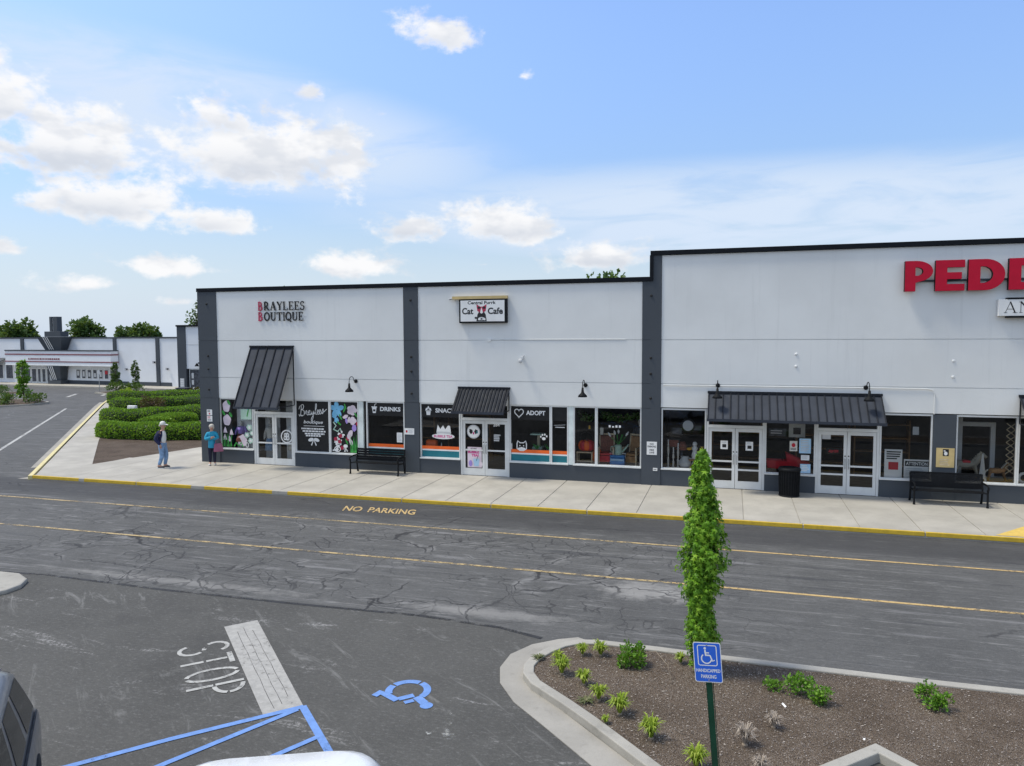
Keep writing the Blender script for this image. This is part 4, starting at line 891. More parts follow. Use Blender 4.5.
# ------------------------------------------------------------------ notices
def plate(name,label,cat,x0,x1,z0,z1,y,art,group=None,bev=0,m='white'):
    r=thing(name,label,cat,((x0+x1)/2,y,z0),group=group)
    b=MB(); b.box(x0,x1,y-.012,y,z0,z1,m); b.build('plate',r,world=True)
    f=Flat(facade(y-.0135)); art(f); f.build('print',r,world=True)
PF=YF-.031
plate('notice_plate','upper of two small white signs on the far left slate pilaster above the woman','notice',-21.06,-20.80,2.13,2.36,PF,lambda f:(f.lines(-21.03,-20.84,2.24,2.33,2,'text_black'),f.ell(-20.93,2.19,.035,.035,'red')))
plate('notice_plate','lower of two small white signs on the far left slate pilaster above the woman','notice',-21.06,-20.80,1.86,2.10,PF,lambda f:(f.lines(-21.03,-20.84,1.97,2.07,2,'red'),f.lines(-21.03,-20.84,1.89,1.95,2,'text_black')))
plate('notice_plate','white plate on the slate pilaster between boutique and cat cafe','notice',-12.06,-11.66,1.62,1.86,PF,lambda f:(f.ell(-11.97,1.74,.04,.05,'red'),f.lines(-11.9,-11.7,1.66,1.82,4,'pale_grey')))
def npk(f): f.text('NO',-2.73,-2.60,1.57,1.63,'text_black',.02); f.text('PARKING',-2.81,-2.52,1.48,1.545,'text_black',.02); f.text('FIRE',-2.74,-2.59,1.36,1.42,'text_black',.015); f.text('LANE',-2.75,-2.58,1.27,1.33,'text_black',.015)
plate('notice_plate','white no parking fire lane sign on the slate pilaster below the roof step','notice',-2.84,-2.49,1.22,1.68,PF,npk)
plate('notice_plate','small pale plate low on the slate pilaster below the no parking sign','notice',-2.62,-2.47,.66,.76,PF,lambda f:f.rect(-2.6,-2.5,.70,.72,'text_black'))
def tan(f): f.rect(6.38,6.55,1.56,1.78,'text_black'); f.ell(6.465,1.64,.05,.06,'white'); f.ell(6.43,1.72,.03,.02,'white'); f.lines(6.3,6.62,1.24,1.46,4,'pale_wood',.5)
plate('notice_plate','tan notice board with a black picture on the slate pier behind the mesh bench','notice',6.20,6.71,1.20,1.81,YF-.012,tan,m='tan_board')
YN=YG-.006
def paper(f,x0,x1,z0,z1): f.rect(x0+.06,x1-.05,z0+.06,z0+.17,'text_black'); f.lines(x0+.03,x1-.03,z0+.2,z1-.02,3,'pale_grey')
plate('paper_notice','white paper notice on the left door leaf under the left barn lamp','notice',-.36,-.12,1.50,1.79,YN,lambda f:paper(f,-.36,-.12,1.5,1.79))
plate('paper_notice','white paper notice on the right door leaf under the left barn lamp','notice',.46,.70,1.48,1.78,YN,lambda f:paper(f,.46,.7,1.48,1.78))
plate('paper_notice','pale blue notice at the top of the window behind the trash can','notice',2.16,2.52,1.46,1.95,YN,lambda f:f.lines(2.2,2.48,1.5,1.9,7,'pale_grey'),m='lightblue')
plate('paper_notice','small white notice between two blue ones behind the trash can','notice',2.22,2.48,1.23,1.40,YN,lambda f:f.lines(2.25,2.45,1.26,1.38,3,'pale_grey'))
plate('paper_notice','pale blue notice at the bottom of the window behind the trash can','notice',2.20,2.52,.80,1.10,YN,lambda f:f.lines(2.24,2.48,.84,1.06,4,'white'),m='lightblue')
plate('paper_notice','pinkish paper notice beside the blue notices and above the red wagon','notice',1.86,2.10,1.52,1.86,YN,lambda f:(f.ell(1.98,1.72,.06,.07,'red'),f.lines(1.89,2.07,1.54,1.62,2,'text_black')),m='offwhite')
plate('paper_notice','pale notice in the upper corner of the door leaf right of the trash can','notice',2.86,3.12,1.96,2.14,YN,lambda f:f.lines(2.88,3.1,1.98,2.12,3,'pale_grey'),m='pale_grey')
def redsq(f): f.rect(4.88,5.17,1.02,1.27,'red'); f.lines(4.82,5.24,1.33,1.62,4,'text_black',.55)
plate('standing_sign','white sign with a red square leaning inside the window left of the mesh bench','sign',4.76,5.28,.76,1.68,YG+.12,redsq)
def att(f): f.rect(5.36,6.04,1.16,1.33,'text_black'); f.text('ATTENTION',5.39,6.01,1.19,1.30,'white',.02); f.lines(5.38,6.0,.86,1.1,4,'pale_grey',.5)
plate('standing_sign','white sign headed attention in the window corner behind the mesh bench','sign',5.33,6.05,.76,1.38,YG+.10,att)
def bub(f): f.text('WE HAVE',-9.42,-9.18,1.13,1.19,'text_black',.02); f.text('BUBBLE',-9.52,-9.08,.98,1.11,'pink',.05); f.text('TEA!',-9.38,-9.1,.86,.96,'pink',.05); f.poly([(-9.28,.50),(-9.10,.50),(-9.06,.78),(-9.32,.78)],'lightblue'); f.stroke([(-9.19,.7),(-9.14,.86)],.02,'teal'); f.ell(-9.42,.6,.07,.12,'flower_purple'); f.ell(-9.0+.0,.58,.05,.1,'flower_pink')
plate('paper_poster','pink and white bubble tea poster on the lower left cafe door glass','poster',-9.54,-8.98,.45,1.22,YN,bub,m='flower_pink')
plate('paper_poster','framed vintage poster hanging in the window behind the trash can','poster',1.86,2.38,1.92,2.68,YG+.5,lambda f:(f.lines(1.94,2.3,2.34,2.56,2,'red',.6),f.rect(2.0,2.24,2.02,2.25,'text_black')),m='offwhite')
plate('paper_poster','dark framed sign high inside the window left of the vintage poster','poster',1.22,1.78,1.94,2.2,YG+.5,lambda f:f.lines(1.28,1.7,1.98,2.14,2,'pale_grey'),m='poster_dark')

# ------------------------------------------------------------------ things on show in the windows
def boxthing(b,*a): b.box(*a)
LZ=.705  # top of the display ledges
# orange armchair seat in the snacks window, bottle
r=thing('cushion','orange cushion in the left corner of the snacks window','cushion',(-11.1,YG+.3,1.04)); b=MB(); b.box(-.26,.22,-.12,.14,-.3,.36,'orange'); b.build('pad',r,bevel=.09,smooth=True); b=MB(); b.box(-.27,.23,-.13,.15,-.36,-.3,'black'); b.build('foot',r)
r=thing('bottle','white bottle beside the orange cushion in the snacks window','bottle',(-10.68,YG+.2,LZ)); b=MB(); b.lathe([(.05,0),(.05,.42),(.02,.50),(.02,.58)],(0,0,0),'white',10); b.build('bottle_body',r,smooth=True); b=MB(); b.lathe([(.022,.58),(.022,.62)],(0,0,0),'teal',8); b.build('cap',r)
# boutique clothing: mannequins, table
def mannequin(label,x,y,z,top,skirt,h=1.55,group='dressed mannequins in the boutique'):
    r=thing('mannequin',label,'mannequin',(x,y,z),group=group); k=h/1.6
    b=MB(); b.lathe([(.16,0),(.16,.02),(.02,.04),(.02,.55*k)],(0,0,0),'steel',12); b.build('stand',r)
    b=MB(); b.lathe([(.24,.50*k),(.20,.75*k),(.14,.95*k)],(0,0,0),skirt,14); b.build('skirt',r,smooth=True)
    b=MB(); b.lathe([(.14,.93*k),(.13,1.02*k),(.18,1.22*k),(.19,1.34*k),(.06,1.41*k)],(0,0,0),top,14)
    for s in (-1,1): b.tube([(s*.17,0,1.33*k),(s*.25,-.02,1.1*k),(s*.22,-.1,.9*k)],[.06,.05,.035],top,8)
    b.build('top_garment',r,smooth=True)
    b=MB(); b.tube([(0,0,1.38*k),(0,0,1.47*k)],.045,'offwhite',8); b.ball((0,-.01,1.58*k),(.075,.09,.115),'offwhite'); b.build('head',r,smooth=True)
mannequin('mannequin in a lilac top and brown skirt behind the painted white flowers',-19.62,YG+.17,LZ,'flower_purple','weave',1.1)
mannequin('mannequin in a pink dress at the left end of the script window',-16.5,YG+.5,LZ-.2,'flower_pink','flower_pink',1.25)
mannequin('mannequin in a white shirt and blue shorts behind the left boutique door',-18.35,YG+.34,SW,'offwhite','jeans',1.75)
mannequin('mannequin in a white dress behind the round door emblem',-17.30,YG+.40,SW,'white','offwhite',1.85)
def crate(label,x,y,z,w,d,h,m='pale_wood'):
    r=thing('wooden_crate',label,'crate',(x,y,z),group='pale crates in the script window'); b=MB()
    for i in range(3): b.box(-w/2,w/2,-d/2,d/2,i*h/3+.008,(i+1)*h/3-.008,m)
    b.build('slats',r); b=MB()
    for sx in (-1,1):
        for sy in (-1,1): b.box(sx*w/2-.02,sx*w/2+.02,sy*d/2-.02,sy*d/2+.02,.001,h+.012,'wood')
    b.build('corner_posts',r)
crate('small pale crate stacked beside the pink dress in the script window',-16.0,YG+.45,LZ,.42,.3,.34); crate('larger pale crate at the right end of the script window',-15.57,YG+.45,LZ,.38,.3,.46)
# cafe stools and tree
r=thing('cat_tree','dark carpeted cat tree behind the adopt window','cat tree',(-7.0,YG+.9,SW)); b=MB(); b.box(-.3,.3,-.25,.25,0,.06,'dark_floor'); b.build('base',r); b=MB(); b.tube([(0,0,.06),(0,0,1.5)],.06,'pale_wood',10); b.build('post',r); b=MB(); b.box(-.28,.28,-.2,.2,1.5,1.55,'mint'); b.build('platform',r); b=MB(); b.box(-.22,.18,-.2,.2,.72,1.06,'mint'); b.build('cat_house',r,bevel=.03)
for i,(x,z,lab) in enumerate(((-6.9,LZ,'small mint pot left of the painted paw'),(-6.45,LZ,'small pink pot right below the painted paw'))):
    r=thing('plant_pot',lab,'pot',(x,YG+.22,z)); b=MB(); b.lathe([(.07,0),(.10,.5),(.11,.5)],(0,0,0),'mint' if i==0 else 'flower_pink',10); b.build('pot',r,smooth=True); b=MB()
    for k in range(14): a=random.uniform(0,6.3); b.stroke=None; b.tube([(0,0,.48),(.08*cos(a),.08*sin(a),.58),(.16*cos(a),.16*sin(a),.62+random.uniform(0,.1))],[.008,.012,.003],'flower_green',4)
    b.build('leaves',r)
# antique window: patio stand with pumpkin, chairs, cooler, watering can
r=thing('side_table','small pale wire plant stand at the left end of the antique chair window','table',(-5.12,YG+.42,LZ)); b=MB(); b.box(-.30,.30,-.2,.2,.42,.46,'pale_wood'); b.build('tabletop',r)
for sx in (-.27,.27):
    for sy in (-.17,.17): b=MB(); b.box(sx-.02,sx+.02,sy-.02,sy+.02,0,.42,'pale_wood'); b.build('leg',r)
b=MB(); b.box(-.25,.25,-.18,-.16,.1,.14,'pale_wood'); b.build('stretcher',r)
r=thing('pumpkin','large orange red pumpkin basket on the wire plant stand','pumpkin',(-5.08,YG+.42,LZ+.46)); b=MB()
for k in range(9): a=2*pi*k/9; b.ball((.17*cos(a),.12*sin(a),.22),(.15,.13,.19),'orange' if k%2 else 'red',10,8)
b.build('body',r,smooth=True); b=MB(); b.tube([(0,0,.38),(.02,0,.48)],.025,'bark',6); b.build('stalk',r); b=MB(); b.tube([(-.3,0,.3),(-.2,0,.62),(0,0,.74),(.2,0,.62),(.3,0,.3)],.012,'black',5); b.build('handle',r)
r=thing('pumpkin','small orange pumpkin low between the plant stand and the woven chair','pumpkin',(-4.74,YG+.62,LZ)); b=MB()
for k in range(8): a=2*pi*k/8; b.ball((.08*cos(a),.08*sin(a),.3),(.10,.10,.28),'orange',10,8)
b.build('body',r,smooth=True); b=MB(); b.tube([(0,0,.56),(.02,0,.66)],.02,'bark',6); b.build('stalk',r)
def chair(label,x,y,rz,wood,weave,seatm,group='old chairs in the antique window'):
    r=thing('armchair',label,'chair',(x,y,LZ),rz,group)
    for sx in (-.26,.26):
        b=MB(); b.box(sx-.025,sx+.025,-.27,-.22,0,.62,wood); b.build('leg',r)
        b=MB(); b.tube([(sx,.22,0),(sx,.24,.42),(sx,.36,1.08)],.026,wood,6); b.build('leg',r)
        b=MB(); b.box(sx-.03,sx+.03,-.28,.27,.62,.66,wood); b.build('armrest',r)
    b=MB(); b.box(-.24,.24,-.24,.24,.36,.44,seatm); b.build('seat',r,bevel=.02)
    b=MB(); b.box(-.24,.24,-.25,-.22,.12,.34,seatm); b.build('front_panel',r)
    b=MB(); b.add([(-.235,.235,.46),(.235,.235,.46),(.235,.345,1.0),(-.235,.345,1.0),(-.235,.255,.46),(.235,.255,.46),(.235,.365,1.0),(-.235,.365,1.0)],[(0,1,2,3),(7,6,5,4),(0,3,7,4),(1,5,6,2),(3,2,6,7),(0,4,5,1)],weave); b.build('backrest',r)
    b=MB(); b.box(-.28,.28,.33,.38,1.03,1.09,wood); b.build('top_rail',r)
chair('pale wooden armchair with a dark red woven back and rust seat beside the blue cooler',-4.36,YG+.5,.1,'pale_wood','weave','red')
chair('pale wooden armchair with a brown woven back at the right end of the antique window',-3.42,YG+.6,-.35,'pale_wood','wood','wood')
r=thing('cooler','blue cooler box with a white band between the two old chairs','cooler',(-3.92,YG+.32,LZ)); b=MB(); b.box(-.26,.26,-.17,.17,0,.30,'cooler_blue'); b.build('body',r,bevel=.02); b=MB(); b.box(-.265,.265,-.175,.175,.31,.40,'cooler_blue'); b.build('lid',r,bevel=.02); b=MB(); b.box(-.24,.24,-.176,-.1705,.20,.27,'lightblue'); b.build('band',r); b=MB(); b.tube([(-.27,-.02,.28),(-.29,-.02,.45),(.29,-.02,.45),(.27,-.02,.28)],.012,'white',5); b.build('handle',r)
r=thing('watering_can','mint green watering can standing on the blue cooler','watering can',(-3.90,YG+.34,LZ+.40)); b=MB(); b.lathe([(.15,0),(.12,.34),(.10,.36)],(0,0,0),'mint',14); b.build('body',r,smooth=True); b=MB(); b.tube([(.12,0,.08),(.26,0,.24),(.36,0,.38)],[.035,.028,.024],'mint',8); b.build('spout',r,smooth=True); b=MB(); b.tube([(-.12,0,.30),(-.26,0,.28),(-.28,0,.12),(-.14,0,.06)],.016,'mint',6); b.build('handle',r); 
r=thing('flower_bunch','bunch of white tulips in the mint watering can','flowers',(-3.90,YG+.34,LZ+.76)); b=MB()
for k in range(7): a=random.uniform(0,6.3); q=random.uniform(.05,.28); b.tube([(0,0,0),(q*.6*cos(a),q*.3*sin(a),.15),(q*1.2*cos(a),q*.4*sin(a),.30+random.uniform(-.05,.1))],[.008,.008,.008],'flower_green',4)
b.build('stems',r); b=MB()
for (x,z,s) in ((-.28,.28,-.5),(.26,.32,.5),(.0,.40,0),(-.12,.36,-.2)): b.tube([(x,0,z),(x+s*.1,0,z+.08),(x+s*.2,0,z+.16)],[.02,.045,.008],'white',7)
b.build('blooms',r)
mannequin('dress form in dark clothes hanging back in the antique chair window',-3.25,YG+1.3,LZ,'poster_dark','dark_floor',1.5,None)
# curios in the window left of the first pair of doors
def curio(name,label,cat,x,z,y=.35): return thing(name,label,cat,(x,YG+y,z))
for x,h,lab in ((-2.14,.82,'tallest pale candlestick at the left end of the curio window'),(-1.96,.56,'short pale candlestick second from the left in the curio window'),(-1.80,.70,'middle pale candlestick beside the white ceramic jug')):
    r=curio('candlestick',lab,'candlestick',x,LZ); b=MB(); b.lathe([(.07,0),(.07,.03),(.025,.06),(.04,h*.4),(.02,h*.5),(.045,h*.8),(.02,h-.03),(.05,h)],(0,0,0),'offwhite',10); b.build('stick',r,smooth=True); b=MB(); b.lathe([(.02,h),(.02,h+.18)],(0,0,0),'white',8); b.build('candle',r)
r=curio('ceramic_jug','large pale ceramic jug low in the middle of the curio window','jug',-1.56,LZ); b=MB(); b.lathe([(.12,0),(.22,.15),(.22,.26),(.12,.38),(.14,.44)],(0,0,0),'pale_grey',14); b.build('body',r,smooth=True); b=MB(); b.tube([(.14,0,.38),(.28,0,.34),(.27,0,.2),(.2,0,.14)],.02,'pale_grey',6); b.build('handle',r)
r=curio('figurine','white figurine on a brown stool in the curio window','figurine',-1.23,LZ+.36); b=MB(); b.lathe([(.10,0),(.12,.12),(.07,.28),(.11,.38),(.05,.45)],(0,0,0),'white',10); b.ball((0,0,.52),.085,'white'); b.build('body',r,smooth=True)
r=curio('stool','small brown wooden stool carrying the white figurine','stool',-1.23,LZ); b=MB(); b.box(-.2,.2,-.14,.14,.31,.35,'wood'); b.build('seat',r)
for sx in (-.15,.15): b=MB(); b.box(sx-.02,sx+.02,-.1,.1,0,.31,'wood'); b.build('leg',r)
r=curio('vase','yellow vase at the right of the white figurine','vase',-.98,LZ+.5); b=MB(); b.lathe([(.05,0),(.12,.1),(.10,.2),(.04,.26),(.07,.30)],(0,0,0),'yellow',12); b.build('body',r,smooth=True)
r=curio('plant_stand','tall thin black stand under the yellow vase','stand',-.98,LZ); b=MB(); b.lathe([(.12,0),(.12,.02),(.015,.04),(.015,.46),(.10,.47),(.10,.5)],(0,0,0),'black_metal',10); b.build('column',r)
r=curio('framed_mirror','oval mirror in a black frame hung high in the curio window','mirror',-1.48,1.85,.6); b=MB(); b.lathe([(.25,0),(.25,.04),(.19,.05)],(0,0,.35),'black',20,axis='y'); b.build('frame',r); b=MB(); b.lathe([(.185,.051),(.18,.053)],(0,0,.35),'pale_grey',20,axis='y'); b.build('glass',r)
for x,z,s,lab in ((-1.86,2.0,.2,'narrow dark frame hanging left of the oval mirror'),(-1.15,2.12,.16,'small dark frame hanging right of the oval mirror'),(-2.0,1.55,.24,'rusty red tin sign hanging at the left of the curio window')):
    r=curio('picture_frame',lab,'picture',x,z,.6); b=MB(); b.box(-s,s,-.03,0,-s*.7,s*.7,'black'); b.build('frame',r); b=MB(); b.box(-s*.8,s*.8,-.036,-.031,-s*.5,s*.5,'weave' if 'red' in lab else 'poster_dark'); b.build('picture',r)
r=curio('lamp_stand','dark table lamp with a ruffled shade in the middle of the curio window','lamp',-1.7,LZ,.7); b=MB(); b.lathe([(.12,0),(.03,.05),(.05,.4),(.02,.7)],(0,0,0),'poster_dark',12); b.build('base',r,smooth=True); b=MB(); b.lathe([(.24,.62),(.12,.9)],(0,0,0),'weave',14); b.build('lamp_shade',r,smooth=True)
r=curio('yellow_bird','yellow ceramic bird above the pale jug','figurine',-1.42,LZ+.62,.5); b=MB(); b.ball((0,0,.06),(.10,.05,.05),'yellow'); b.ball((.09,0,.11),.035,'yellow'); b.build('body',r,smooth=True)
r=curio('shelf_rack','dark wire shelf rack at the back of the curio window','shelf',-1.45,LZ,1.0); 
for z in (.3,.6,1.1): b=MB(); b.box(-.8,.6,-.12,.12,z,z+.02,'black_metal'); b.build('shelf',r)
for sx in (-.8,.6): b=MB(); b.box(sx-.012,sx+.012,-.012,.012,0,1.9,'black_metal'); b.build('upright',r)
# red wagons behind the trash can window
def wagon(label,x,tilt):
    r=thing('toy_wagon',label,'wagon',(x,YG+.40,LZ),0,'red toy wagons')
    b=MB(); b.add([(-.32,-.18,.16),(.32,-.18,.16),(.32,.18,.16),(-.32,.18,.16),(-.38,-.22,.44+tilt),(.38,-.22,.44-tilt*.2),(.38,.22,.44-tilt*.2),(-.38,.22,.44+tilt)],[(0,3,2,1),(0,1,5,4),(1,2,6,5),(2,3,7,6),(3,0,4,7)],'red'); b.build('tub',r,bevel=.02)
    for sx in (-.24,.24):
        for sy in (-.2,.2): b=MB(); b.lathe([(.09,-.02),(.09,.02)],(sx,sy,.09),'rubber',12,axis='y'); b.build('wheel',r)
    b=MB(); b.tube([(-.36,0,.18),(-.5,-.1,.5),(-.46,-.1,.72)],.012,'black_metal',5); b.build('handle',r)
wagon('red toy wagon left in the window behind the trash can',1.50,.0); wagon('red toy wagon with a high back right in the window behind the trash can',2.14,.26)
r=thing('hanging_sign','small dark sign with red marks hanging inside the door right of the trash can','sign',(3.28,YG+.5,1.38)); f=Flat(facade(YG+.48)); f.ell(3.2,1.49,.09,.05,'red',9,.25); f.ell(3.36,1.5,.08,.055,'red',9,.3); f.build('lettering',r,world=True); b=MB(); b.box(3.04,3.54,YG+.5,YG+.52,1.38,1.60,'black'); b.build('backing',r,world=True)
# rocking horses
def horse(label,x,y,z,m,mane,k,rock,saddle,face=1):
    r=thing('rocking_horse',label,'rocking horse',(x,y,z),0 if face>0 else pi,'rocking horses in the right window')
    b=MB(); b.tube([(-.34*k,0,.52*k),(-.25*k,0,.56*k),(0,0,.54*k),(.25*k,0,.58*k),(.33*k,0,.66*k),(.42*k,0,.86*k),(.50*k,0,.90*k),(.62*k,0,.80*k)],[.07*k,.13*k,.125*k,.13*k,.10*k,.075*k,.075*k,.045*k],m,10)
    for sx,dx in ((-.27,-.12),(.25,.14)):
        for sy in (-.07,.07): b.tube([(sx*k,sy*k,.52*k),((sx+dx*.4)*k,sy*k*1.2,.30*k),((sx+dx)*k,sy*k*1.4,.06*k)],[.065*k,.04*k,.03*k],m,7)
    for sy in (-.04,.04): b.tube([(.44*k,sy*k,.92*k),(.43*k,sy*k,1.02*k)],[.025*k,.005*k],m,5)
    b.build('body',r,smooth=True)
    for sy in (-.11,.11): b=MB(); b.tube([(-.62*k,sy*k,.14*k),(-.3*k,sy*k,.03*k),(0,sy*k,.015*k),(.3*k,sy*k,.03*k),(.62*k,sy*k,.14*k)],.022*k,rock,6); b.build('rocker',r)
    b=MB()
    for i in range(10): t=i/9; b.tube([((.22+.24*t)*k,0,(.66+.32*t)*k),((.14+.22*t)*k,.05*k*(-1)**i,(.66+.26*t)*k)],[.035*k,.02*k],mane,5)
    b.tube([(-.36*k,0,.60*k),(-.50*k,0,.50*k),(-.52*k,0,.30*k)],[.03*k,.05*k,.01*k],mane,6); b.build('mane',r)
    b=MB(); b.box(-.14*k,.12*k,-.125*k,.125*k,.60*k,.69*k,saddle); b.build('saddle',r,bevel=.03)
horse('grey rocking horse with a red saddle on the left in the right hand window',7.22,YG+.55,LZ+.02,'horse_grey','horse_grey',.92,'pale_wood','red')
horse('brown wooden rocking horse with a white woolly mane nearest the window bars',8.06,YG+.45,LZ,'wood','mane_white',.66,'wood','wood')
r=thing('ornament','slim white wooden obelisk with a round foot between the two rocking horses','ornament',(7.56,YG+.12,LZ)); b=MB(); b.lathe([(.11,.2),(.09,.24),(.03,.85),(.005,.95)],(0,0,0),'white',4); b.build('spire',r); b=MB(); b.lathe([(.11,-.05),(.11,.05)],(0,0,.11),'pale_grey',16,axis='y'); b.build('round_foot',r); b=MB(); b.lathe([(.05,.052),(.05,.056)],(0,0,.11),'black',12,axis='y'); b.build('hub',r)
r=thing('wooden_cabinet','tall pale door frame panel standing behind the rocking horses','cabinet',(7.7,YG+1.5,SW)); b=MB(); b.box(-.5,-.36,0,.1,0,2.6,'pale_grey'); b.box(.46,.6,0,.1,0,2.2,'pale_grey'); b.box(-.5,.6,-.01,.11,2.2,2.34,'pale_grey'); b.build('frame',r)
r=thing('lattice_panel','tan expanding lattice hanging by the mullion behind the white maned horse','lattice',(8.36,YG+.3,1.0)); b=MB()
for i in range(8):
    z=.2*i
    for s in (-1,1): b.tube([(-.12*s,0,z),(.12*s,0,z+.2)],.015,'pale_wood',4)
b.build('lattice',r)
r=thing('ship_wheel','pale round wheel ornament at the right picture edge','ornament',(8.72,YG+.2,LZ+.02)); b=MB(); b.lathe([(.18,-.02),(.18,.03)],(0,0,.2),'pale_grey',18,axis='y'); b.build('rim',r); b=MB(); b.lathe([(.10,.032),(.10,.036)],(0,0,.2),'black',14,axis='y'); b.build('hub',r)
# suspended dim shop shelving inside so the panes are not empty
for (B,x,y,lab) in ((B1,-13.0,3.2,'dark counter deep behind the drinks window'),(B1,-10.6,3.4,'dark counter deep behind the snacks window'),(B2,3.3,4.2,'dark shelving deep behind the right pair of doors'),(B2,0.2,4.4,'dark shelving deep behind the left pair of doors'),(B2,5.3,4.0,'dark shelving deep behind the attention sign')):
    r=thing('shelf_unit',lab,'shelf',(x,YF+y,SW)); 
    for z in (.4,.9,1.4,1.9): b=MB(); b.box(-.9,.9,-.2,.2,z,z+.04,'wood'); b.build('shelf',r)
    for sx in (-.92,.92): b=MB(); b.box(sx-.03,sx+.03,-.21,.21,0,2.1,'wood'); b.build('side_panel',r)
# ------------------------------------------------------------------ benches, bin
def bench(label,x,y,rz,w,mesh):
    r=thing('bench',label,'bench',(x,y,SW),rz,'black metal benches against the shop front'); h=w/2
    b=MB()
    if mesh:
        for i in range(14): t=i/13; b.box(-h+.06,h-.06,.20+.10*t,.215+.10*t,.48+.42*t,.500+.42*t,'black_metal')
        n=int(w/.022)
        for i in range(n+1): xx=-h+.06+(w-.12)*i/n; b.add([(xx-.009,.200,.47),(xx+.009,.200,.47),(xx+.009,.300,.91),(xx-.009,.300,.91)],[(0,1,2,3)],'black_metal')
        b.box(-h+.04,h-.04,.295,.325,.89,.93,'black_metal')
    else:
        for i in range(5): t=i/4.; b.box(-h+.05,h-.05,.20+.10*t,.222+.10*t,.47+.36*t,.552+.36*t,'black_metal')
    b.build('backrest',r)
    b=MB()
    for i in range(7): b.box(-h+.05,h-.05,-.30+.075*i,-.30+.075*i+(.069 if not mesh else .066),.425-.006*i,.445-.006*i,'black_metal')
    b.build('seat',r)
    for sx in (-h+.03,h-.03):
        b=MB(); b.tube([(sx,-.32,.0),(sx,-.31,.10),(sx,-.30,.42),(sx,-.31,.56)],[.04,.03,.028,.028],'black_metal',6); b.build('leg',r)
        b=MB(); b.tube([(sx,.30,.0),(sx,.26,.10),(sx,.20,.44),(sx,.31,.92)],[.04,.03,.028,.026],'black_metal',6); b.build('leg',r)
        b=MB(); b.tube([(sx,.235,.66),(sx,.05,.67),(sx,-.22,.66),(sx,-.35,.63),(sx,-.37,.56),(sx,-.30,.52)],.028,'black_metal',6); b.build('armrest',r)
        b=MB(); b.tube([(sx,-.30,.41),(sx,.20,.40)],.018,'black_metal',6); b.build('side_rail',r)
bench('black slatted bench below the drinks window left of the first slate pilaster',-12.95,25.62,0.0,2.05,False)
bench('black mesh backed bench in front of the tan notice board',6.42,25.62,0.0,2.05,True)
r=thing('trash_can','round black ribbed trash can beside the right pair of doors','trash can',(1.82,25.60,SW))
b=MB(); b.lathe([(.27,.03),(.29,.06),(.31,.84),(.28,.85)],(0,0,0),'black_metal',24); b.build('liner',r,smooth=False)
for k in range(26): a=2*pi*k/26; b=MB(); b.tube([(.30*cos(a),.30*sin(a),.02),(.325*cos(a),.325*sin(a),.85)],.016,'black_metal',5); b.build('rib',r)
b=MB(); b.lathe([(.35,.84),(.36,.88),(.33,.93),(.20,.955),(.20,.93)],(0,0,0),'black_metal',24); b.build('lid',r,smooth=True)
b=MB(); b.lathe([(.31,.0),(.33,.02),(.31,.05)],(0,0,0),'black_metal',24); b.build('base_ring',r)
# ------------------------------------------------------------------ people
def skin_obj(name,nodes,edges,root,m,parent,sub=2,extra=None):
    ids=list(nodes); me=bpy.data.meshes.new('sk'); me.from_pydata([nodes[k][0] for k in ids],[(ids.index(a),ids.index(b)) for a,b in edges],[]); me.update()
    o=bpy.data.objects.new('sk',me); COL.objects.link(o)
    md=o.modifiers.new('skin','SKIN'); md.use_smooth_shade=True; md.branch_smoothing=.4
    lay=me.skin_vertices[0].data
    for i,k in enumerate(ids):
        r=nodes[k][1]; lay[i].radius=r if isinstance(r,tuple) else (r,r); lay[i].use_root=(k==root)
    s=o.modifiers.new('sub','SUBSURF'); s.levels=sub; s.render_levels=sub
    dg=bpy.context.evaluated_depsgraph_get(); dg.update()
    ev=bpy.data.meshes.new_from_object(o.evaluated_get(dg)); vs=[tuple(v.co) for v in ev.vertices]; fs=[tuple(p.vertices) for p in ev.polygons]
    bpy.data.objects.remove(o); bpy.data.meshes.remove(me); bpy.data.meshes.remove(ev)
    b=MB(); b.add(vs,fs,m)
    if extra: extra(b)
    return b.build(name,parent,smooth=True)
def chain(*ks): return [(a,b) for a,b in zip(ks,ks[1:])]
def hand(b,w,d,n,k=1.0,m='skin'):
    """palm from the wrist w along d with fingers fanned across n; slightly curled"""
    w=Vector(w); d=Vector(d).normalized(); n=Vector(n).normalized(); c=d.cross(n).normalized()
    b.tube([w-d*.01,w+d*.03*k,w+d*.085*k],[.022*k,.036*k,.034*k],m,8)
    for i,(o,l) in enumerate(((-.03,.065),(-.01,.075),(.01,.07),(.03,.055))):
        p=w+d*.08*k+n*o*k; b.tube([p,p+d*l*.5*k+c*.006,p+d*l*.85*k+c*.025*k,p+d*l*.95*k+c*.045*k],[.010*k,.009*k,.008*k,.006*k],m,6)
    p=w+d*.03*k-n*.03*k; b.tube([p,p+d*.03*k-n*.025*k+c*.01,p+d*.065*k-n*.028*k+c*.025*k],[.012*k,.010*k,.007*k],m,6)
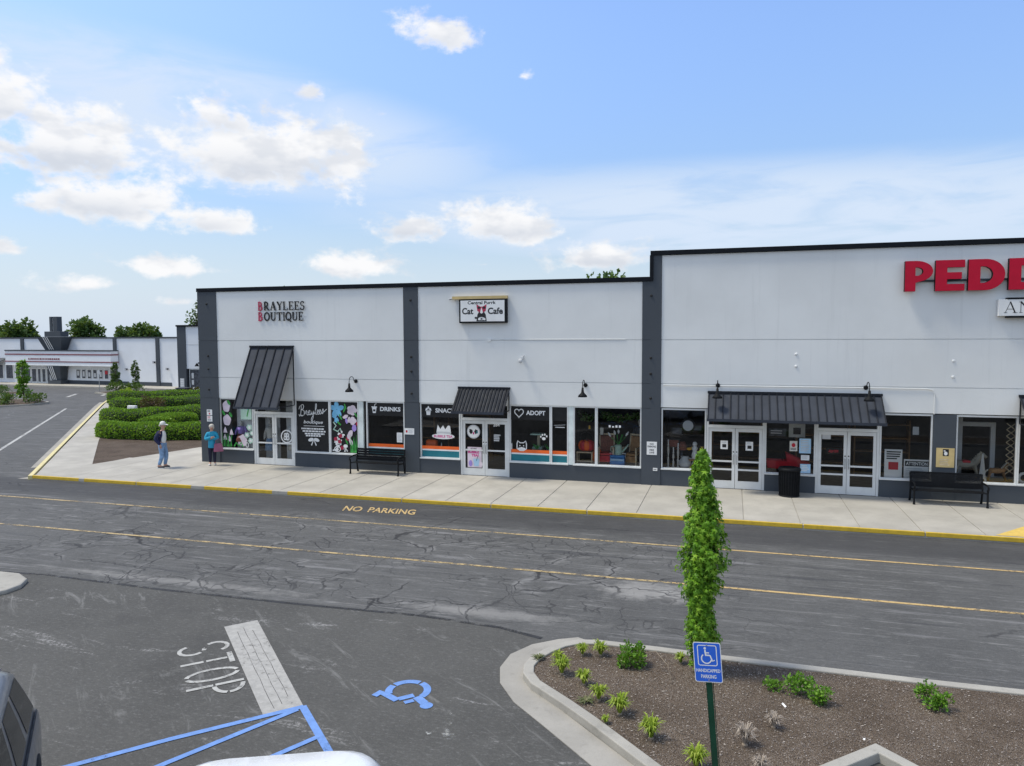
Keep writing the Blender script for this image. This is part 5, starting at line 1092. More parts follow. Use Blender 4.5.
def face(b,h,fwd,s=1.0):
    """eyes, nose, mouth, ears on a head centred at h looking along fwd"""
    h=Vector(h); f=Vector(fwd).normalized(); r=Vector((f.y,-f.x,0)).normalized(); u=Vector((0,0,1))
    b.tube([h+f*.085*s+u*.01,h+f*.118*s-u*.025*s,h+f*.09*s-u*.04*s],[.010,.016,.012],'skin',6)
    for q in (-1,1):
        p=h+f*.088*s+r*.034*q*s+u*.012*s; b.ball(p,.012*s,'white',6,5); b.ball(p+f*.008,.007*s,'black',6,5)
        b.ball(h+r*.082*q*s-f*.005,(.014,.02,.03),'skin',6,5)
        b.tube([h+f*.092*s+r*.018*q*s+u*.035*s,h+f*.085*s+r*.052*q*s+u*.033*s],.006,'hair_grey',4)
    b.tube([h+f*.088*s-r*.025*s-u*.062*s,h+f*.095*s-u*.064*s,h+f*.088*s+r*.025*s-u*.062*s],.006,'text_red',4)
# man: facing +X (local), mid step, cap, open navy jacket over a white shirt, jeans, one hand at his back pocket
man=thing('person','man in white cap, open navy jacket and pale jeans walking past the hedge','person',(-21.87,24.47,SW),R(12))
N={'wst':((0,0,1.08),(.155,.12)),'pel':((0,0,.97),(.15,.12)),'sp':((0,0,1.15),(.15,.12)),'ch':((.01,0,1.36),(.17,.13)),'nk':((.03,0,1.53),.062),'nk2':((.045,0,1.60),.06),'hd':((.06,0,1.70),(.085,.10)),'ht':((.055,0,1.79),(.07,.085)),
 'ls':((.0,.17,1.44),.075),'le':((-.17,.27,1.20),.052),'lw':((-.12,.17,.98),.036),'rs':((.0,-.17,1.44),.075),'re':((-.14,-.26,1.18),.052),'rw':((.06,-.24,.97),.036),
 'lh':((.0,.095,.90),.105),'lk':((.10,.11,.50),.07),'la':((.02,.12,.10),.045),'rh':((.0,-.095,.90),.105),'rk':((.04,-.10,.50),.07),'ra':((-.10,-.11,.11),.045),
 'lt':((.17,.12,.045),.042),'lb':((-.04,.12,.05),.045),'rt':((.07,-.11,.045),.042),'rb':((-.15,-.11,.055),.045)}
ED=chain('pel','wst','sp','ch','nk','nk2','hd','ht')+chain('ch','ls','le','lw')+chain('ch','rs','re','rw')+chain('pel','lh','lk','la')+chain('pel','rh','rk','ra')+[('la','lt'),('la','lb'),('ra','rt'),('ra','rb')]
def mx(b):
    hand(b,(.06,-.24,.96),(.15,0,-1),(1,.2,0)); hand(b,(-.12,.17,.97),(.3,-.3,-.8),(1,.3,0)); face(b,(.065,0,1.70),(1,-.15,0))
skin_obj('body',N,ED,'pel','skin',man,extra=mx)
def grow(N,keys,d,**over):
    return {k:(over.get(k,N[k][0]), (N[k][1][0]+d,N[k][1][1]+d) if isinstance(N[k][1],tuple) else N[k][1]+d) for k in keys}
skin_obj('jeans',grow(N,('wst','pel','lh','lk','la','rh','rk','ra'),.022),chain('wst','pel','lh','lk','la')+chain('pel','rh','rk','ra'),'pel','jeans',man)
K=grow(N,('pel','sp','ch','ls','le','lw','rs','re','rw'),.028); K['pel']=((-.035,0,1.0),(.155,.14)); K['sp']=((-.045,0,1.16),(.16,.14)); K['ch']=((-.03,0,1.38),(.185,.155)); K['nk']=((-.02,0,1.50),.10); K['ls']=((-.01,.175,1.45),.115); K['rs']=((-.01,-.175,1.45),.115)
skin_obj('jacket',K,chain('pel','sp','ch','nk')+chain('ch','ls','le','lw')+chain('ch','rs','re','rw'),'pel','navy',man)
S={'a':((.055,-.01,.98),(.12,.10)),'b':((.07,-.01,1.16),(.13,.10)),'c':((.075,-.01,1.36),(.13,.10)),'d':((.05,0,1.52),.075)}
skin_obj('shirt',S,chain('a','b','c','d'),'a','shirt_white',man)
b=MB(); b.lathe([(.108,-.03),(.115,.0),(.108,.06),(.07,.11),(.01,.125)],(.05,0,1.765),'cap_white',14); b.build('cap',man,smooth=True)
b=MB(); b.add([(.13+.0,-.085,1.775),(.13,.085,1.775),(.25,.055,1.745),(.27,0,1.745),(.25,-.055,1.745),(.13,-.085,1.765),(.13,.085,1.765),(.25,.055,1.735),(.27,0,1.735),(.25,-.055,1.735)],[(0,1,2,3,4),(9,8,7,6,5),(0,4,9,5),(4,3,8,9),(3,2,7,8),(2,1,6,7)],'cap_white'); b.build('cap_brim',man)
b=MB(); b.tube([(-.045,-.07,1.72),(-.06,0,1.70),(-.045,.07,1.72)],[.035,.045,.035],'hair_grey',8); b.build('hair',man,smooth=True)
for (hx,tx,y) in ((-.05,.19,.12),(-.16,.09,-.11)):
    b=MB(); b.ball(((hx+tx)/2+.02,y,.05),(.15,.052,.048),'shoe_dark',12,8); b.box(hx-.02,tx+.02,y-.045,y+.045,.0,.028,'shoe_white'); b.build('shoe',man,smooth=False)
# woman: facing the road (local +X), arms folded, bag in the crook of her left arm
wom=thing('person','grey haired woman in a teal coat with folded arms holding a mauve bag','person',(-20.36,25.55,SW),R(-60))
W={'wst':((0,0,1.0),(.13,.11)),'pel':((0,0,.90),(.14,.12)),'sp':((0,0,1.06),(.125,.11)),'ch':((.01,0,1.26),(.14,.12)),'nk':((.02,0,1.40),.052),'nk2':((.03,0,1.46),.05),'hd':((.045,0,1.555),(.075,.09)),'ht':((.04,0,1.64),(.06,.075)),
 'ls':((0,.155,1.32),.062),'le':((.07,.24,1.08),.047),'lw':((.22,.02,1.13),.033),'rs':((0,-.155,1.32),.062),'re':((.07,-.24,1.08),.047),'rw':((.24,.0,1.17),.033),
 'lh':((0,.085,.84),.10),'lk':((.015,.085,.46),.062),'la':((0,.09,.10),.04),'rh':((0,-.085,.84),.10),'rk':((.015,-.085,.46),.062),'ra':((0,-.09,.10),.04),'lt':((.15,.10,.04),.038),'rt':((.15,-.10,.04),.038)}
EW=chain('pel','wst','sp','ch','nk','nk2','hd','ht')+chain('ch','ls','le','lw')+chain('ch','rs','re','rw')+chain('pel','lh','lk','la','lt')+chain('pel','rh','rk','ra','rt')
def wx(b):
    hand(b,(.22,.03,1.13),(-.05,-1,.15),(0,.1,1),.9); hand(b,(.24,.0,1.17),(-.1,1,.1),(0,.1,1),.9); face(b,(.05,0,1.555),(1,.2,0),.92)
skin_obj('body',W,EW,'pel','skin',wom,extra=wx)
skin_obj('trousers',grow(W,('wst','pel','lh','lk','la','rh','rk','ra'),.014),chain('wst','pel','lh','lk','la')+chain('pel','rh','rk','ra'),'pel','trousers_dark',wom)
K=grow(W,('sp','ch','ls','le','lw','rs','re','rw'),.032); K['hem']=((0,0,.72),(.20,.175)); K['pel']=((0,0,.90),(.19,.165)); K['nk']=((.015,0,1.40),.075)
skin_obj('coat',K,chain('hem','pel','sp','ch','nk')+chain('ch','ls','le','lw')+chain('ch','rs','re','rw'),'pel','coat_teal',wom)
b=MB(); b.ball((.015,0,1.60),(.10,.105,.10),'hair_grey',14,10); b.ball((-.035,0,1.54),(.08,.10,.10),'hair_grey',12,8); b.build('hair',wom,smooth=True)
for y in (-.10,.10): b=MB(); b.ball((.06,y,.045),(.13,.048,.045),'shoe_white',12,8); b.build('shoe',wom,smooth=True)
bag=thing('handbag','mauve shoulder bag hanging from the arm of the woman in teal','bag',(-20.06,25.55,.72),R(-50)); b=MB(); b.add([(-.07,-.19,0),(.07,-.19,0),(.07,.19,0),(-.07,.19,0),(-.045,-.15,.34),(.045,-.15,.34),(.045,.15,.34),(-.045,.15,.34)],[(0,3,2,1),(4,5,6,7),(0,1,5,4),(1,2,6,5),(2,3,7,6),(3,0,4,7)],'bag_mauve'); b.build('bag_body',bag,bevel=.03); b=MB(); b.tube([(0,-.11,.33),(0,-.09,.46),(0,0,.53),(0,.09,.46),(0,.11,.33)],.012,'bag_mauve',6); b.build('strap',bag)

# ------------------------------------------------------------------ plants
def leaf_quad(mb,p,d,s,w,m,fold=0.0):
    """one leaf: a rhombus from p along d"""
    d=Vector(d).normalized(); a=d.cross(Vector((random.uniform(-1,1),random.uniform(-1,1),random.uniform(.2,1)))).normalized(); p=Vector(p)
    mb.add([p,p+d*s*.45+a*w*s,p+d*s,p+d*s*.45-a*w*s],[(0,1,2,3)],m)
def rnd_dir(zb=0.0):
    while True:
        v=Vector((random.uniform(-1,1),random.uniform(-1,1),random.uniform(-1,1)))
        if .05<v.length<1: v.normalize(); v.z+=zb; return v.normalized()
def star_leaf(mb,p,n,s,m):
    """five pointed maple-like leaf facing n"""
    n=Vector(n).normalized(); a=n.cross(Vector((0,0,1))); a=a.normalized() if a.length>.05 else Vector((1,0,0)); b=n.cross(a); p=Vector(p); t=random.uniform(0,6.3)
    vs=[]
    for i in range(10):
        r=s*(1.0 if i%2==0 else .36); th=t+i*pi/5; vs.append(p+(a*cos(th)+b*sin(th))*r-n*(r*r/s)*.35)
    mb.add(vs,[tuple(range(10))],m)
def columnar(name,label,x,y,z,h,prof,n,ls,group=None,trunk=.05,leaf='star',m='leaf_tree',zc=0.12,wavy=0.0,per=28,lump=.22):
    r=thing(name,label,'tree',(x,y,z),group=group)
    b=MB(); b.tube([(0,0,-.03),(.01,.0,h*.3),(-.02,.01,h*.7),(0,0,h*.96)],[trunk,trunk*.8,trunk*.45,trunk*.12],'bark',8)
    b.build('trunk',r,smooth=True)
    b=MB()
    for i in range(int(26)):
        t=random.uniform(zc+.03,.9); a=random.uniform(0,2*pi); R_=prof(t)*.8; b.tube([(0,0,h*t-.06),(R_*.5*cos(a),R_*.5*sin(a),h*t+.02),(R_*cos(a),R_*sin(a),h*t+.12)],[trunk*.3,trunk*.2,.004],'bark',5)
    b.build('limbs',r)
    b=MB(); cl=[]
    for i in range(int(n/per)):
        t=zc+(1-zc)*random.random()**.9; a=random.uniform(0,2*pi); q=prof(t)*random.uniform(.45,1.05)*(1+lump*sin(2*a+t*17)); cl.append((q*cos(a)+wavy*sin(t*11+1),q*sin(a),h*t,.05+.45*prof(t)*random.uniform(.5,1)))
    for (cx,cy,cz,cr) in cl:
        for k in range(per):
            d=rnd_dir(.15); q=cr*random.random()**.6; p=Vector((cx,cy,cz))+d*q*Vector((1,1,1)).length/1.73
            out=Vector((p.x,p.y,0)); out=(out.normalized() if out.length>.01 else Vector((1,0,0)))*.8+Vector((0,0,.55))+rnd_dir()*.7
            if leaf=='star': star_leaf(b,p,out,ls*random.uniform(.6,1.25),m)
            else: leaf_quad(b,p,out+Vector((0,0,-.3)),ls*random.uniform(.7,1.4),.35,m)
    b.build('crown',r); return r
def interp(tab,t):
    for (a,x),(c,y) in zip(tab,tab[1:]):
        if t<=c: return x+(y-x)*(t-a)/(c-a)
    return tab[-1][1]
PT=[(0,.14),(.08,.22),(.2,.27),(.3,.22),(.36,.26),(.5,.37),(.6,.40),(.68,.36),(.76,.22),(.84,.20),(.92,.15),(1,.06)]
columnar('columnar_tree','slender bright green columnar tree in the planted island behind the handicapped sign',-.41,11.85,.10,3.46,lambda t:.77*interp(PT,t),8600,.056,zc=.04,wavy=.02,per=20,lump=.17)
for x,y,h,lab in ((-58.0,59.0,2.7,'small columnar tree at the left in the far right island near the cinema'),(-56.9,60.4,2.9,'small columnar tree at the right in the far right island near the cinema')):
    columnar('columnar_tree',lab,x,y,.1,h,lambda t:interp([(0,.15),(.3,.34),(.6,.32),(.85,.25),(1,.06)],t),1500,.13,'columnar trees in the car park islands',.05,'quad','leaf_far',.08)
columnar('young_tree','young loose crowned tree in the far left car park island',-56.3,47.6,.1,3.3,lambda t:interp([(0,.15),(.2,.5),(.4,.3),(.6,.42),(.85,.42),(1,.15)],t),1700,.16,None,.06,'quad','leaf_shrub',.10)
def big_tree(label,x,y,h,rx,rz,cz,n,s,m='leaf_far',group='tall trees behind the shops'):
    r=thing('broadleaf_tree',label,'tree',(x,y,0),group=group)
    b=MB(); b.tube([(0,0,-.1),(.1,0,cz*.5),(0,.1,cz),(0,0,h*.92)],[.35,.28,.2,.04],'bark',8); b.build('trunk',r,smooth=True)
    b=MB(); cl=[]
    for i in range(42):
        d=rnd_dir(.1); q=random.random()**.45; cl.append((Vector((d.x*rx*q,d.y*rx*q,cz+d.z*rz*q)),random.uniform(.2,.36)*min(rx,rz)))
    for c,cr in cl[:16]: b.tube([(0,0,cz*.6),tuple(c*.5+Vector((0,0,cz*.35))),tuple(c)],[.12,.08,.02],'bark',5)
    b.build('limbs',r)
    b=MB(); per=n//len(cl)
    for c,cr in cl:
        for k in range(per):
            d=rnd_dir(.1); p=c+d*cr*random.random()**.5*Vector((1.25,1.25,.8)).length/1.9
            leaf_quad(b,p,d+rnd_dir()*.7,s*random.uniform(.7,1.4),.42,m)
    b.build('crown',r)
big_tree('broad dark tree left of the dark tower over the far cinema roof',-88.2,74.2,7.6,2.1,2.2,5.3,3000,.36)
big_tree('broad dark tree right of the dark tower over the far cinema roof',-80.9,77.4,8.0,2.1,2.4,5.4,3000,.36)
big_tree('wide low tree showing over the far blank wall left of the taller wing',-76.6,81.7,7.0,3.0,1.6,5.3,3000,.36)
big_tree('tree tip peeping over the boutique roof beside the lettering',-36.0,54.6,9.4,1.9,1.9,7.7,2000,.24)
big_tree('tree tips peeping over the cat cafe roof beside the roof step',-10.2,59.6,10.3,3.0,3.2,7.1,2400,.30)
big_tree('thin branched tree showing between the far wing and the slate pilaster',-62.0,76.0,9.6,1.3,2.6,7.4,500,.26)
def hedge(label,path,hw,h,n):
    r=thing('hedge',label,'hedge',(path[0][0],path[0][1],SW+.02),group='clipped green hedges beside the boutique')
    o=Vector((path[0][0],path[0][1],0)); P=[Vector((x,y,0))-o for x,y in path]
    # smooth the path
    Q=[]
    for i in range(len(P)-1):
        p0,p1,p2,p3=P[max(0,i-1)],P[i],P[i+1],P[min(len(P)-1,i+2)]
        for k in range(8):
            t=k/8; Q.append(.5*((2*p1)+(p2-p0)*t+(2*p0-5*p1+4*p2-p3)*t*t+(3*p1-p0-3*p2+p3)*t**3))
    Q.append(P[-1]); n_=len(Q)
    prof=[(-.94,0),(-1.02,.3),(-.98,.62),(-.82,.86),(-.42,.98),(.42,1.0),(.82,.88),(.98,.62),(1.02,.3),(.94,0)]
    rings=[]
    for i,q in enumerate(Q):
        d=(Q[min(i+1,n_-1)]-Q[max(i-1,0)]).normalized(); nn=Vector((-d.y,d.x,0)); e=min(i,n_-1-i)/5.0; e=math.sqrt(max(.06,1-(1-min(1,e))**2))
        rings.append([q+nn*hw*a*e*(1+.09*sin(i*.8+a*2))+Vector((0,0,h*b*(.85+.15*e)*(1+.06*sin(i*.75+a*1.5)))) for a,b in prof])
    vs=[v for g in rings for v in g]; m=len(prof); fs=[]
    for i in range(n_-1):
        for k in range(m-1): fs.append((i*m+k,(i+1)*m+k,(i+1)*m+k+1,i*m+k+1))
    fs.append(tuple(range(m))); fs.append(tuple((n_-1)*m+k for k in reversed(range(m))))
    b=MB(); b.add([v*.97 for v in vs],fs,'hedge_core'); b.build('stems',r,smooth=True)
    b=MB(); areas=[]
    for f in fs:
        if len(f)==4: a,c,d,e=[vs[i] for i in f]; areas.append(((c-a).cross(e-a).length+.001,f))
        else:
            a,c=vs[f[0]],vs[f[len(f)//2]]; areas.append(((2*hw*h*.4),f))
    tot=sum(a for a,_ in areas)
    for a,f in areas:
        V=[vs[i] for i in f]; nrm=Vector((0,0,0)); c0=sum(V,Vector())/len(V)
        for i in range(1,len(V)-1): nrm+=(V[i]-V[0]).cross(V[i+1]-V[0])
        nrm.normalize(); mid=sum(Q,Vector())/n_
        if nrm.dot(c0-Vector((Q[min(range(n_),key=lambda j:(Q[j]-c0).length)].x,Q[min(range(n_),key=lambda j:(Q[j]-c0).length)].y,h*.4)))<0: nrm=-nrm
        for k in range(max(1,int(n*a/tot))):
            i=random.randrange(len(V)); j=(i+1)%len(V); u,w=random.random(),random.random(); p=c0+(V[i]-c0)*u**.5*(1-w)+(V[j]-c0)*u**.5*w
            leaf_quad(b,p-nrm*random.uniform(0,.06),nrm*.9+rnd_dir(.3)*.8,random.uniform(.06,.13),.38,'leaf_hedge')
    b.build('foliage',r)
hedge('nearest clipped hedge directly behind the man in the cap',[(-32.4,31.7),(-29.3,31.6),(-27.3,31.95),(-25.4,32.9),(-23.2,34.2)],.76,.74,10000)
hedge('clipped hedge with a rounded end running back from the middle of the nearest hedge',[(-30.5,33.0),(-30.9,34.8),(-30.6,36.9)],.85,.78,7000)
hedge('winding clipped hedge in front of the small white box',[(-37.4,36.9),(-34.5,37.2),(-33.3,39.4),(-30.5,41.0),(-27,41.6),(-24.5,41.8)],.85,.82,11000)
hedge('winding clipped hedge behind the small white box',[(-42.4,42.6),(-39.8,43.4),(-38.6,45.4),(-35,46.8),(-30,47)],.9,.9,9000)
hedge('farthest clipped hedge at the back of the planting bed',[(-47.6,47.6),(-43.6,49.3),(-41.5,51.0),(-37,51.6)],.9,.9,7000)
def bush(name,label,x,y,z,rx,rz,n,s,m,group=None,cat='shrub',clumps=7):
    r=thing(name,label,cat,(x,y,z),group=group); b=MB()
    cl=[(Vector((random.uniform(-.7,.7)*rx,random.uniform(-.6,.6)*rx,random.uniform(.3,.8)*rz)),random.uniform(.3,.55)) for _ in range(clumps)]
    for c,k in cl: b.tube([(0,0,-.02),tuple(c*.6),tuple(c)],[.02*rx+.004,.012*rx+.003,.003],'twig',5)
    b.build('stems',r); b=MB()
    for c,k in cl:
        for i in range(n//clumps):
            d=rnd_dir(.15); p=c+Vector((d.x*rx*k,d.y*rx*k,d.z*rz*k))*random.random()**.5
            if p.z<.01: p.z=random.uniform(.01,.1)*rz
            leaf_quad(b,p,d+rnd_dir(.2)*.6,s*random.uniform(.7,1.4),.36,m)
    b.build('foliage',r); return r
bush('barberry_bush','dull purple bush between the third and fourth clipped hedges',-38.2,42.3,SW,1.0,1.0,900,.12,'leaf_purple')
bush('barberry_bush','low purple bush by the dark box behind the farthest hedge',-43.0,53.0,SW,1.5,.9,700,.14,'leaf_purple')
bush('small_shrub','yellowish small shrub tucked against the slate pilaster behind the nearest hedge',-24.4,32.0,SW,.5,.7,500,.09,'leaf_lily')
for i,(x,y,k,lab) in enumerate(((-53.9,46.6,.9,'low bush at the tip of the far left car park island'),(-55.4,45.3,.8,'low bush left of the young tree in the far left island'),(-58.6,46.2,1.3,'broad bush at the left edge of the far left island'),(-60.8,45.0,1.0,'bush at the picture edge in the far left island'),(-57.2,58.3,1.0,'round bush between the two far columnar trees'),(-55.8,58.8,.9,'round bush right of the two far columnar trees'),(-66.5,53.6,1.4,'wide bush in the island farthest to the left'),(-69.5,53.2,1.5,'wide bush at the left edge of the farthest left island'),(-54.6,56.8,.6,'low yellow green clump in front of the far columnar trees'))):
    bush('low_bush',lab,x,y,.1,k,.75 if k>.7 else .4,500,.15,'leaf_lily' if k==.6 else 'leaf_far','low bushes in the car park islands')
# island plants
def lily(name,label,x,y,r_,h,n,m='leaf_lily',group='yellow green grassy tufts in the island'):
    r=thing(name,label,'plant',(x,y,.10),group=group); b=MB()
    for k in range(n):
        a=random.uniform(0,2*pi); q=r_*random.uniform(.35,1.1); hh=h*random.uniform(.6,1.1); w=(.011 if m!='dry_grass' else .0055)*random.uniform(.7,1.3)
        t=Vector((-sin(a),cos(a),0))*w; pts=[Vector((cos(a)*q*s,sin(a)*q*s,hh*z)) for s,z in ((.06,0),(.3,.62),(.65,.95),(1.0,.72 if random.random()<.6 else .95))]
        ws=[.7,1,.8,.1]; vs=[]
        for p,s in zip(pts,ws): vs+= [p-t*s,p+t*s]
        b.add(vs,[(0,1,3,2),(2,3,5,4),(4,5,7,6)],m)
    b.build('blades',r); b=MB(); b.ball((0,0,.0),(r_*.22,r_*.22,.03),'twig',8,5); b.build('root_crown',r)
for (x,y,k,lab) in ((-2.32,11.90,.8,'grassy tuft at the top of the island just right of the kerb bend'),(-2.03,11.97,.95,'grassy tuft by the far kerb left of the leafy shrub'),(-2.66,11.56,.7,'smaller tuft just above the big tuft in the island nose'),(-2.50,11.13,1.15,'big tuft in the left nose of the island'),(-2.10,10.87,.9,'ragged tuft right of the kerb bend below the island nose'),(-1.80,10.45,.95,'tuft midway along the left kerb of the island'),(-1.45,10.14,1.15,'broadest tuft along the left kerb of the island'),(-1.60,9.84,.45,'tiny tuft touching the left kerb of the island'),(-.96,9.62,1.1,'big tuft left of the green sign post'),(-.36,9.10,1.05,'tuft at the foot of the green sign post at the picture bottom'),(-.74,12.03,.7,'tuft by the far kerb left of the columnar tree')):
    lily('lily_tuft',lab,x,y,.17*k,.24*k,int(80*k+20))
lily('weed_patch','dull flat weed by the left kerb in the island nose',-2.98,11.52,.14,.08,50,'leaf_dull',None); lily('weed_patch','dull green flat weed between two tufts along the left kerb',-1.97,10.33,.16,.06,60,'leaf_dull',None)
for (x,y,k,lab) in ((.22,9.80,1.2,'dry pale grass clump right of the green sign post'),(.60,10.36,.9,'smaller dry pale grass clump left of the low spreading shrub'),(.40,9.25,.8,'dry pale grass clump at the bottom picture edge')):
    lily('dry_grass_clump',lab,x,y,.16*k,.22*k,110,'dry_grass','dry grass clumps in the island')
bush('leafy_shrub','bright green leafy shrub near the far kerb left of the columnar tree',-1.47,11.72,.10,.22,.32,900,.045,'leaf_shrub',clumps=9)
bush('leafy_shrub','left clump of the low green shrubs right of the columnar tree',.74,11.50,.10,.24,.16,260,.04,'leaf_shrub',clumps=5)
bush('leafy_shrub','middle and tallest clump of the low green shrubs right of the columnar tree',1.02,11.46,.10,.22,.26,460,.045,'leaf_shrub',clumps=7)
bush('leafy_shrub','right clump of the low green shrubs right of the columnar tree',1.34,11.25,.10,.20,.22,420,.042,'leaf_shrub',clumps=6)
bush('leafy_shrub','upper half of the narrow green shrub at the right picture edge',2.76,11.76,.10,.17,.26,280,.042,'leaf_shrub',clumps=5)
bush('leafy_shrub','lower brighter clump of the narrow shrub at the right picture edge',2.86,11.45,.10,.17,.24,420,.042,'leaf_shrub',clumps=7)
r=thing('fallen_twig','bare curved twig lying beside the leafy shrub','twig',(-1.1,11.5,.10)); b=MB(); b.tube([(-.2,.25,.22),(0,.18,.30),(.2,0,.18),(.28,-.25,.02)],[.006,.007,.006,.004],'twig',5); b.build('stem',r,smooth=True)
r=thing('litter','small white paper scrap in the mulch below the low shrubs','litter',(.77,11.02,.105)); b=MB(); b.add([(-.03,.05,.0),(-.01,.06,.015),(.035,-.04,.01),(.015,-.055,.0)],[(0,1,2,3)],'white'); b.build('paper',r)
r=thing('litter','tiny white paper scrap above the concrete kerb notch','litter',(1.72,10.36,.105)); b=MB(); b.add([(-.018,.0,.0),(.0,.02,.012),(.02,.0,.01),(.0,-.015,.0)],[(0,1,2,3)],'white'); b.build('paper',r)

def tree_reflection(label,x0,x1,z,y,n):  # dark leaves behind the pane, standing in for trees reflected in the glass
    r=thing('leaf_reflection',label,'tree_reflection',((x0+x1)/2,YG+y,z)); h=(x1-x0)/2; b=MB(); b.tube([(-h+2*h*i/10,0,-.16*sin(pi*i/10)) for i in range(11)],.012,'twig',5); b.build('cord',r); b=MB()
    for k in range(n):
        t=random.random(); p=Vector((-h+2*h*t,random.uniform(-.08,.08),-.16*sin(pi*t)+random.uniform(-.14,.08))); leaf_quad(b,p,rnd_dir(-.4),random.uniform(.06,.14),.3,'leaf_far')
    b.build('leaves',r)
tree_reflection('long dark leaf strip standing in for tree reflections atop the antique chair window',-4.55,-3.1,2.62,.35,420)
tree_reflection('short dark leaf strip standing in for tree reflections over the pumpkin stand',-5.4,-4.7,2.6,.4,220)
for x,z,w,h,m,lab in ((-4.55,1.75,.16,.3,'offwhite','pale framed card hanging over the red woven chair'),(5.75,2.1,.22,.3,'pale_grey','pale framed print hanging above the attention sign'),(-5.0,1.95,.1,.16,'yellow','small yellow lantern hanging over the large pumpkin')):
    r=thing('framed_picture' if m!='yellow' else 'lantern',lab,'decoration',(x,YG+.6,z)); b=MB(); b.box(-w/2,w/2,-.02,.02,0,h,'black'); b.build('frame',r); b=MB(); b.box(-w/2+.02,w/2-.02,-.026,-.0205,.02,h-.02,m); b.build('panel',r); b=MB(); b.tube([(0,0,h),(0,0,2.9-z)],.006,'black',4); b.build('cord',r)
# ------------------------------------------------------------------ handicapped parking sign
r=thing('road_sign','leaning blue handicapped parking sign on a green post in the planted island','sign',(-.09,8.62,.05))
r.rotation_euler=(R(-2),R(-5),R(-3))
b=MB(); hw=.028
for (a,c,e,g) in ((-.03,-.022,-.012,.022),(.022,.03,-.012,.022),(-.022,.022,-.012,-.004)): b.box(a,c,e,g,-.1,1.78,'post_green')
for sx in (-.042,.036): b.box(sx,sx+.008,.014,.022,-.1,1.78,'post_green')
b.build('post',r)
def rrect(x0,x1,z0,z1,rad,n=5):
    p=[]
    for cx,cz,a in ((x1-rad,z1-rad,0),(x0+rad,z1-rad,90),(x0+rad,z0+rad,180),(x1-rad,z0+rad,270)): p+=[(cx+rad*cos(R(a+90*i/n)),cz+rad*sin(R(a+90*i/n))) for i in range(n+1)]
    return p
b=MB(); p=rrect(-.155,.155,1.36,1.82,.025); n=len(p); b.add([(x,-.022,z) for x,z in p]+[(x,-.0185,z) for x,z in p],[tuple(range(n-1,-1,-1)),tuple(range(n,2*n))]+[(i,(i+1)%n,n+(i+1)%n,n+i) for i in range(n)],'white'); b.build('sign_plate',r)
f=Flat(lambda u,v,w:(u,-.0222-w,v),.0004); f.poly(rrect(-.147,.147,1.368,1.812,.02),'sign_blue')
q=rrect(-.105,.105,1.555,1.785,.02); f.stroke(q,.010,'white',True)
g=Flat(lambda u,v,w:(u,-.0226-w,1.668+v),.0003); isa(g,.19,'white',.95); f.add(g.v,g.f,'white')
f.text('HANDICAPPED',-.135,.135,1.475,1.515,'white',.02); f.text('PARKING',-.085,.085,1.405,1.448,'white',.02); f.build('print',r)
for z in (1.79,1.385): b=MB(); b.lathe([(.009,0),(.009,.004)],(0,-.0224,z),'steel',8,axis='y'); b.build('bolt',r)

# ------------------------------------------------------------------ far shops
def farmap(off0=0.0): return lambda u,v,w: farp(u,off0+w,v)
class FarMB(MB):
    def fbox(s,u0,u1,o0,o1,z0,z1,m):
        q=[farp(u0,o0),farp(u1,o0),farp(u1,o1),farp(u0,o1)]; s.prism(q,z0,z1,m); return s
C=thing('cinema_building','long white far building with a red striped canopy and a dark crown tower','building',farp(13,0,0))
b=FarMB(); b.fbox(-8,44,-24,0,0,5.25,'far_wall_paint'); b.build('wall',C,world=True)
b=FarMB(); b.fbox(-8,44,-24,.08,5.25,5.40,'slate_paint'); b.build('coping',C,world=True)
for a,c in ((23.0,23.5),(8.5,8.95),(2.35,2.82),(35,35.5)): b=FarMB(); b.fbox(a,c,.002,.12,.0,5.25,'slate_paint'); b.build('pilaster',C,world=True)
b=FarMB(); 
for a,c in ((8.95,16.1),(6.9,8.5),(.8,6.0)): b.fbox(a,c,.002,.06,.1,.55,'slate_paint')
b.build('base_wall',C,world=True)
cn=None; b=FarMB(); b.fbox(8.2,24.7,.13,1.1,2.25,3.85,'far_wall_paint'); cn=b.build('canopy',C,world=True)
for z0,z1,m,o in ((3.85,3.97,'slate_paint',1.16),(3.40,3.55,'cinema_red',1.13),(2.60,2.72,'cinema_red',1.13),(2.22,2.30,'white',1.12)):
    b=FarMB(); b.fbox(8.15,24.75,.125,o,z0,z1,m); b.build('stripe',cn,world=True)
f=Flat(farmap(1.115)); x=20.9
while x>15.9: w=random.uniform(.12,.3); f.poly([(x,2.86),(x-w,2.86),(x-w,3.06),(x,3.06)],'cinema_red'); x-=w+.08
f.build('lettering',cn,world=True)
b=FarMB()
def frustum(b,u0,u1,o1,z0,v0,v1,p1,z1,m):
    vs=[farp(u0,.1,z0),farp(u1,.1,z0),farp(u1,o1,z0),farp(u0,o1,z0),farp(v0,.1,z1),farp(v1,.1,z1),farp(v1,p1,z1),farp(v0,p1,z1)]
    b.add(vs,[(0,3,2,1),(4,5,6,7),(0,1,5,4),(1,2,6,5),(2,3,7,6),(3,0,4,7)],m)
frustum(b,15.9,18.4,.9,3.98,15.1,19.0,1.4,5.45,'slate_paint'); b.build('crown_base',C,world=True)
b=FarMB(); b.fbox(15.5,18.0,.2,1.2,5.46,6.05,'slate_paint'); b.build('crown_block',C,world=True)
for a,c in ((16.2,16.85),(17.05,17.4)): b=FarMB(); b.fbox(a,c,.4,1.0,6.06,7.7,'slate_paint'); b.build('tower_fin',C,world=True)
b=FarMB(); b.fbox(16.88,17.02,.5,.9,6.06,7.5,'white'); b.build('tower_tube',C,world=True)
